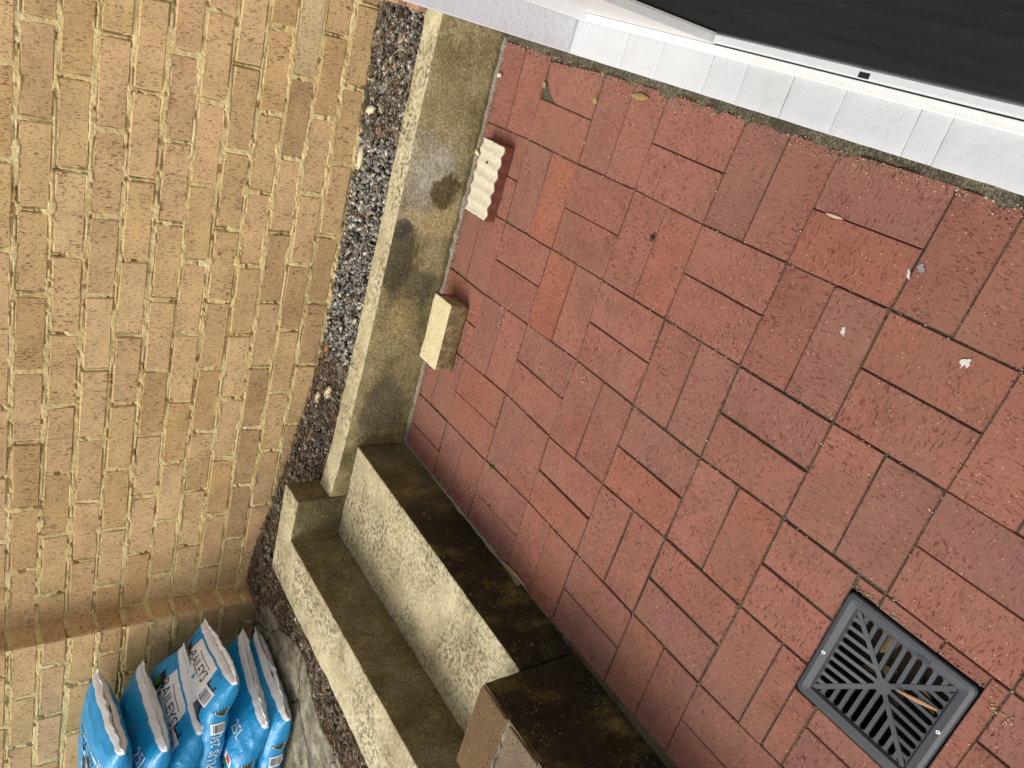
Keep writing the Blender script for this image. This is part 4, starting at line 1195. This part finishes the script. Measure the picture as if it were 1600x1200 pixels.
leaf_obj('dry_leaf', 0.062, 0.017, plain('olive_dry_leaf', (0.25, 0.165, 0.065), 0.6, 0.3, 0.3, 80), (0.205, -0.384, 0.0025), math.radians(-85), 'small tan leaf on the red pavers beside the door sill', 'leaf')
leaf_obj('gum_leaf', 0.125, 0.017, M_LEAF, (-1.150, -0.515, 0.004), math.radians(93), 'long tan gum leaf at the foot of the lower step', 'leaf', 0.05)
def disc(name, r, mat, loc, label, cat, group=None):
    bm = bmesh.new(); bmesh.ops.create_cone(bm, cap_ends=True, segments=14, radius1=r, radius2=r * 0.9, depth=0.0012)
    for q in bm.verts: q.co.x *= 1.15
    me = bpy.data.meshes.new(name); bm.to_mesh(me); bm.free()
    return tag(link_mesh(name, me, mat, None, loc, (0, 0, 1.2)), label, cat, group)
disc('round_leaflet', 0.0078, M_LEAFLET, (0.155, -0.012, 0.0022), 'round yellow leaflet beside the sandy gap of the chipped paver', 'leaf')
disc('round_leaflet', 0.0078, M_LEAFLET, (0.161, -0.231, 0.0022), 'round yellow leaflet on the joint between two pavers, farther from the retaining wall', 'leaf')
def chunk(name, size, mat, loc, seed, label, cat, flat=0.5, group=None, stretch=1.4):
    r = np.random.default_rng(seed)
    P = IV * r.uniform(0.75, 1.2, (len(IV), 1)) * np.array([stretch, 0.85, flat]) * size
    a = r.uniform(0, 6.28)
    P = np.stack([P[:, 0] * math.cos(a) - P[:, 1] * math.sin(a), P[:, 0] * math.sin(a) + P[:, 1] * math.cos(a), P[:, 2] - P[:, 2].min()], -1)
    return tag(link_mesh(name, soup_mesh(name, P, IF), mat, None, loc), label, cat, group)
def bedz(x, y, k=0.004): return float(soil_z(x, y)) + k
chunk('rock', 0.021, M_CREAMROCK, (-0.078, 0.500, bedz(-0.078, 0.5)), 1, 'cream rock on the gravel touching the brick wall', 'rock', 0.5)
chunk('rock', 0.026, M_CREAMROCK, (-1.087, 0.462, bedz(-1.087, 0.462)), 2, 'pair of pale flat rocks, the one nearer the brick wall', 'rock', 0.35)
chunk('rock', 0.026, M_CREAMROCK, (-1.043, 0.414, bedz(-1.043, 0.414)), 3, 'pair of pale flat rocks, the one nearer the retaining wall', 'rock', 0.35, None, 1.7)
chunk('rock', 0.012, M_CREAMROCK, (-0.734, 0.352, bedz(-0.734, 0.352)), 4, 'small pale rock in the gravel against the retaining wall top', 'rock')
chunk('brick_chip', 0.018, plain('red_chip', (0.30, 0.13, 0.06), 0.9, 0.2, 0.3, 60, 0.5), (-0.898, 0.484, bedz(-0.898, 0.484)), 5, 'orange brick chip in the gravel beside the dry grass tuft', 'brick chip')
chunk('mortar_chip', 0.026, M_CREAMROCK, (-0.229, 0.516, bedz(-0.229, 0.516)), 6, 'flat tan mortar chip wedged at the foot of the brick wall', 'chip', 0.3, None, 2.0)
leaf_obj('red_leaf', 0.045, 0.018, plain('red_brown_leaf', (0.30, 0.12, 0.075), 0.7, 0.2, 0.3), (-0.123, 0.430, bedz(-0.123, 0.43, 0.014)), 0.4, 'reddish dry leaf on the gravel beside the cream rock', 'leaf')
leaf_obj('curled_leaf', 0.042, 0.016, plain('tan_leaf', (0.46, 0.30, 0.15), 0.7, 0.2, 0.3), (0.149, 0.408, bedz(0.149, 0.408, 0.014)), 2.2, 'tan curled leaf on the dark gravel near the house wall', 'leaf')
leaf_obj('orange_leaf', 0.032, 0.010, plain('orange_leaf', (0.42, 0.18, 0.07), 0.7, 0.2, 0.3), (0.075, 0.418, bedz(0.075, 0.418, 0.014)), 0.9, 'small orange leaf on the gravel between rock and house wall', 'leaf')
chunk('pebble', 0.010, M_CREAMROCK, (0.137, 0.198, 0.0), 7, 'tan pebble on the paving at the foot of the retaining wall near the house', 'pebble', 0.7)
chunk('pebble', 0.011, M_CREAMROCK, (-0.094, 0.208, 0.0), 8, 'tan pebble between the split red brick and the retaining wall', 'pebble', 0.7)
# plastic scrap in the litter
me = box_mesh('plastic_scrap', -0.045, 0.045, -0.008, 0.008, 0, 0.003, 0.001)
tag(link_mesh('plastic_scrap', me, plain('dark_plastic', (0.035, 0.045, 0.05), 0.5, 0.4), None, (-1.21, 0.385, bedz(-1.21, 0.385, 0.014)), (0.1, 0.15, 1.1)), 'dark plastic strip lying in the litter near the pale rocks', 'plastic strip')
# tuft of dry grass
def tuft():
    V, F = [], []; r = random.Random(12)
    for k in range(60):
        a = r.uniform(0, 6.28); L = r.uniform(0.02, 0.05); w = 0.0007; el = r.uniform(0.05, 0.7)
        d = Vector((math.cos(a) * math.cos(el), math.sin(a) * math.cos(el), math.sin(el))); s = Vector((-math.sin(a), math.cos(a), 0)) * w
        n = len(V); b = Vector((r.uniform(-.006, .006), r.uniform(-.006, .006), 0)); m = b + d * L * 0.6; e = b + d * L - Vector((0, 0, L * 0.2))
        V += [b - s, b + s, m + s, m - s, e, m + Vector((0, 0, w))]
        F += [(n, n + 1, n + 2, n + 3), (n + 3, n + 2, n + 4), (n, n + 5, n + 1)]
    me = mesh_of('grass_tuft', V, F)
    return tag(link_mesh('grass_tuft', me, plain('straw', (0.42, 0.25, 0.085), 0.8, 0.2, 0.4, 200), None, (-0.967, 0.488, bedz(-0.967, 0.488))), 'dry straw coloured grass tuft in the gravel by the brick wall', 'grass tuft')
tuft()
def fleck(name, loc, size, mat, seed, label, cat, group=None, stretch=1.5):
    r = random.Random(seed); m = 18; rz = r.uniform(0, 3)
    ring_ = [(size * stretch * math.cos(6.283 * k / m) * f_, size * math.sin(6.283 * k / m) * f_) for k in range(m) for f_ in (r.uniform(0.28, 1.1),)]
    V = [(x, y, 0.0006) for x, y in ring_] + [(x * 1.05, y * 1.05, 0) for x, y in ring_]
    F = [tuple(range(m))] + [(k, m + k, m + (k + 1) % m, (k + 1) % m) for k in range(m)]
    return tag(link_mesh(name, mesh_of(name, V, F), mat, None, loc, (0, 0, rz)), label, cat, group)
fleck('paint_splash', (-0.072, -1.103, 0.0016), 0.006, M_PAINTCHIP, 1, 'faint white paint splash on a red paver, the smaller one', 'paint splash')
fleck('paint_splash', (-0.024, -1.323, 0.0016), 0.0085, M_PAINTCHIP, 2, 'bright white paint splash on a red paver, the larger one', 'paint splash')
fleck('tape_scrap', (0.088, -1.180, 0.0016), 0.0095, M_GREY, 3, 'square grey tape scrap on a red paver', 'scrap', None, 1.1)
fleck('white_sliver', (0.071, -1.166, 0.002), 0.004, M_PAINTCHIP, 4, 'white sliver in the paver joint beside the grey scrap', 'chip', None, 3.2)
leaf_obj('leaf_sliver', 0.040, 0.006, plain('pale_sliver', (0.5, 0.36, 0.24), 0.7, 0.2), (0.116, -0.985, 0.002), math.radians(-88), 'thin pale leaf sliver lodged in a paver joint', 'leaf', 0.03)
chunk('seed_pod', 0.0075, plain('black_seed', (0.025, 0.018, 0.014), 0.6, 0.3), (-0.08, -0.573, 0.001), 9, 'small dark seed pod on a joint of the red paving', 'seed pod', 0.6)
for k, (x, y) in enumerate(((-0.926, -0.278), (-1.041, -0.323))):
    chunk('moss_clump', 0.010 if k == 0 else 0.007, M_MOSS, (x, y, -0.001), 20 + k, ('larger' if k == 0 else 'smaller') + ' green moss clump in a paver joint near the lower step', 'moss', 0.25)
# crumbs of dried blossom in little groups
def crumbs():
    r = np.random.default_rng(33); Vs, Fs, Cs = [], [], []; n = 0
    for (x, y, m, s) in ((-0.512, -0.13, 14, 0.02), (-0.47, -0.116, 6, 0.012), (-1.056, -0.24, 12, 0.02), (-0.513, -1.652, 13, 0.010), (-0.51, -1.630, 8, 0.008), (-0.492, -0.508, 6, 0.010), (-0.93, 0.15, 10, 0.025), (-0.25, -0.9, 4, 0.1), (-0.6, -0.7, 5, 0.2), (0.1, -0.5, 5, 0.2), (-0.2, -1.3, 8, 0.2), (-0.8, -1.0, 6, 0.2)):
        for _ in range(m):
            sz = r.uniform(0.0012, 0.0028)
            P = IV * r.uniform(0.5, 1.3, (len(IV), 1)) * np.array([1.6, 0.7, 0.5]) * sz @ rand_rot(r).T + np.array([x + r.normal() * s * 0.6, y + r.normal() * s * 0.6, 0.002])
            Vs.append(P); Fs.append(IF + n * len(IV)); Cs.append(np.tile(np.array([0.55, 0.42, 0.27]) * r.uniform(0.7, 1.25), (len(IV), 1))); n += 1
    return soup_mesh('blossom_crumbs', np.concatenate(Vs), np.concatenate(Fs), np.concatenate(Cs))
tag(link_mesh('blossom_crumbs', crumbs(), M_LITTER), 'pale dried blossom crumbs scattered over the red paving', 'debris', kind='stuff')
# dry leaves caught in the drain
leaf_obj('drain_leaf', 0.085, 0.008, plain('orange_gum_leaf', (0.30, 0.17, 0.085), 0.6, 0.3), (gcx + 0.030, gcy - 0.062, -0.004), math.radians(-72), 'slim orange gum leaf stuck in the drain grate slot', 'leaf', 0.02)
for k, (dx, dy, rz) in enumerate(((0.06, 0.02, 0.4), (0.045, -0.02, 1.4), (-0.05, 0.05, 2.2), (-0.03, -0.05, 0.9), (0.02, 0.055, 2.9), (-0.07, 0.0, 0.2))):
    leaf_obj('sunken_leaf', 0.07, 0.026, M_LEAF, (gcx + dx, gcy + dy, -0.125 - 0.008 * (k % 3)), rz, 'dry brown leaf lying inside the drain below the grate', 'leaf', 0.2, 0.0008, 'leaves inside the drain')

# loose grit washed into corners and joints
def grit():
    r = np.random.default_rng(52); Vs, Fs, Cs = [], [], []; n = 0
    spots = []
    for _ in range(900): x = r.uniform(-1.12, 0.23); spots.append((x, ret_y(x) - 0.012 - abs(r.normal()) * 0.012))
    for _ in range(420): y = r.uniform(-0.8, 0.2); spots.append((step_x(y) + 0.006 + abs(r.normal()) * 0.010, y))
    for _ in range(1100): y = r.uniform(-1.75, 0.2); spots.append((0.232 - abs(r.normal()) * 0.012, y))
    for _ in range(80):
        t = r.uniform(GY0, GY1); spots.append((GX1 + 0.004 + abs(r.normal()) * 0.006, t))
    for _ in range(1300):
        i, j = int(r.integers(-1, 8)), int(r.integers(-1, 5)); a = node(i, j)
        if r.random() < 0.5: b = node(i + 1, j)
        else: b = node(i, j + 1)
        q = a + (b - a) * (r.random() ** 1.6); spots.append((q[0] + r.normal() * 0.0022, q[1] + r.normal() * 0.0022))
    for _ in range(120): x = r.uniform(-0.77, -0.53); spots.append((x, 0.036 - abs(r.normal()) * 0.006))
    pal = np.array([(0.30, 0.25, 0.17), (0.16, 0.13, 0.085), (0.45, 0.40, 0.30), (0.07, 0.055, 0.035), (0.25, 0.12, 0.08)])
    for (x, y) in spots:
        if x > 0.247 or x < step_x(y) + 0.003 or y > ret_y(x) - 0.003: continue
        if GX0 - 0.002 < x < GX1 + 0.002 and GY0 - 0.002 < y < GY1 + 0.002: continue
        sz = r.uniform(0.0007, 0.0021)
        P = IV * r.uniform(0.7, 1.2, (len(IV), 1)) * sz + np.array([x, y, 0.0012])
        Vs.append(P); Fs.append(IF + n * len(IV)); Cs.append(np.tile(pal[r.integers(5)] * r.uniform(0.7, 1.2), (len(IV), 1))); n += 1
    return soup_mesh('grit', np.concatenate(Vs), np.concatenate(Fs), np.concatenate(Cs))
tag(link_mesh('grit', grit(), M_LITTER), 'sandy grit washed along the paving joints and wall feet', 'grit', kind='stuff')
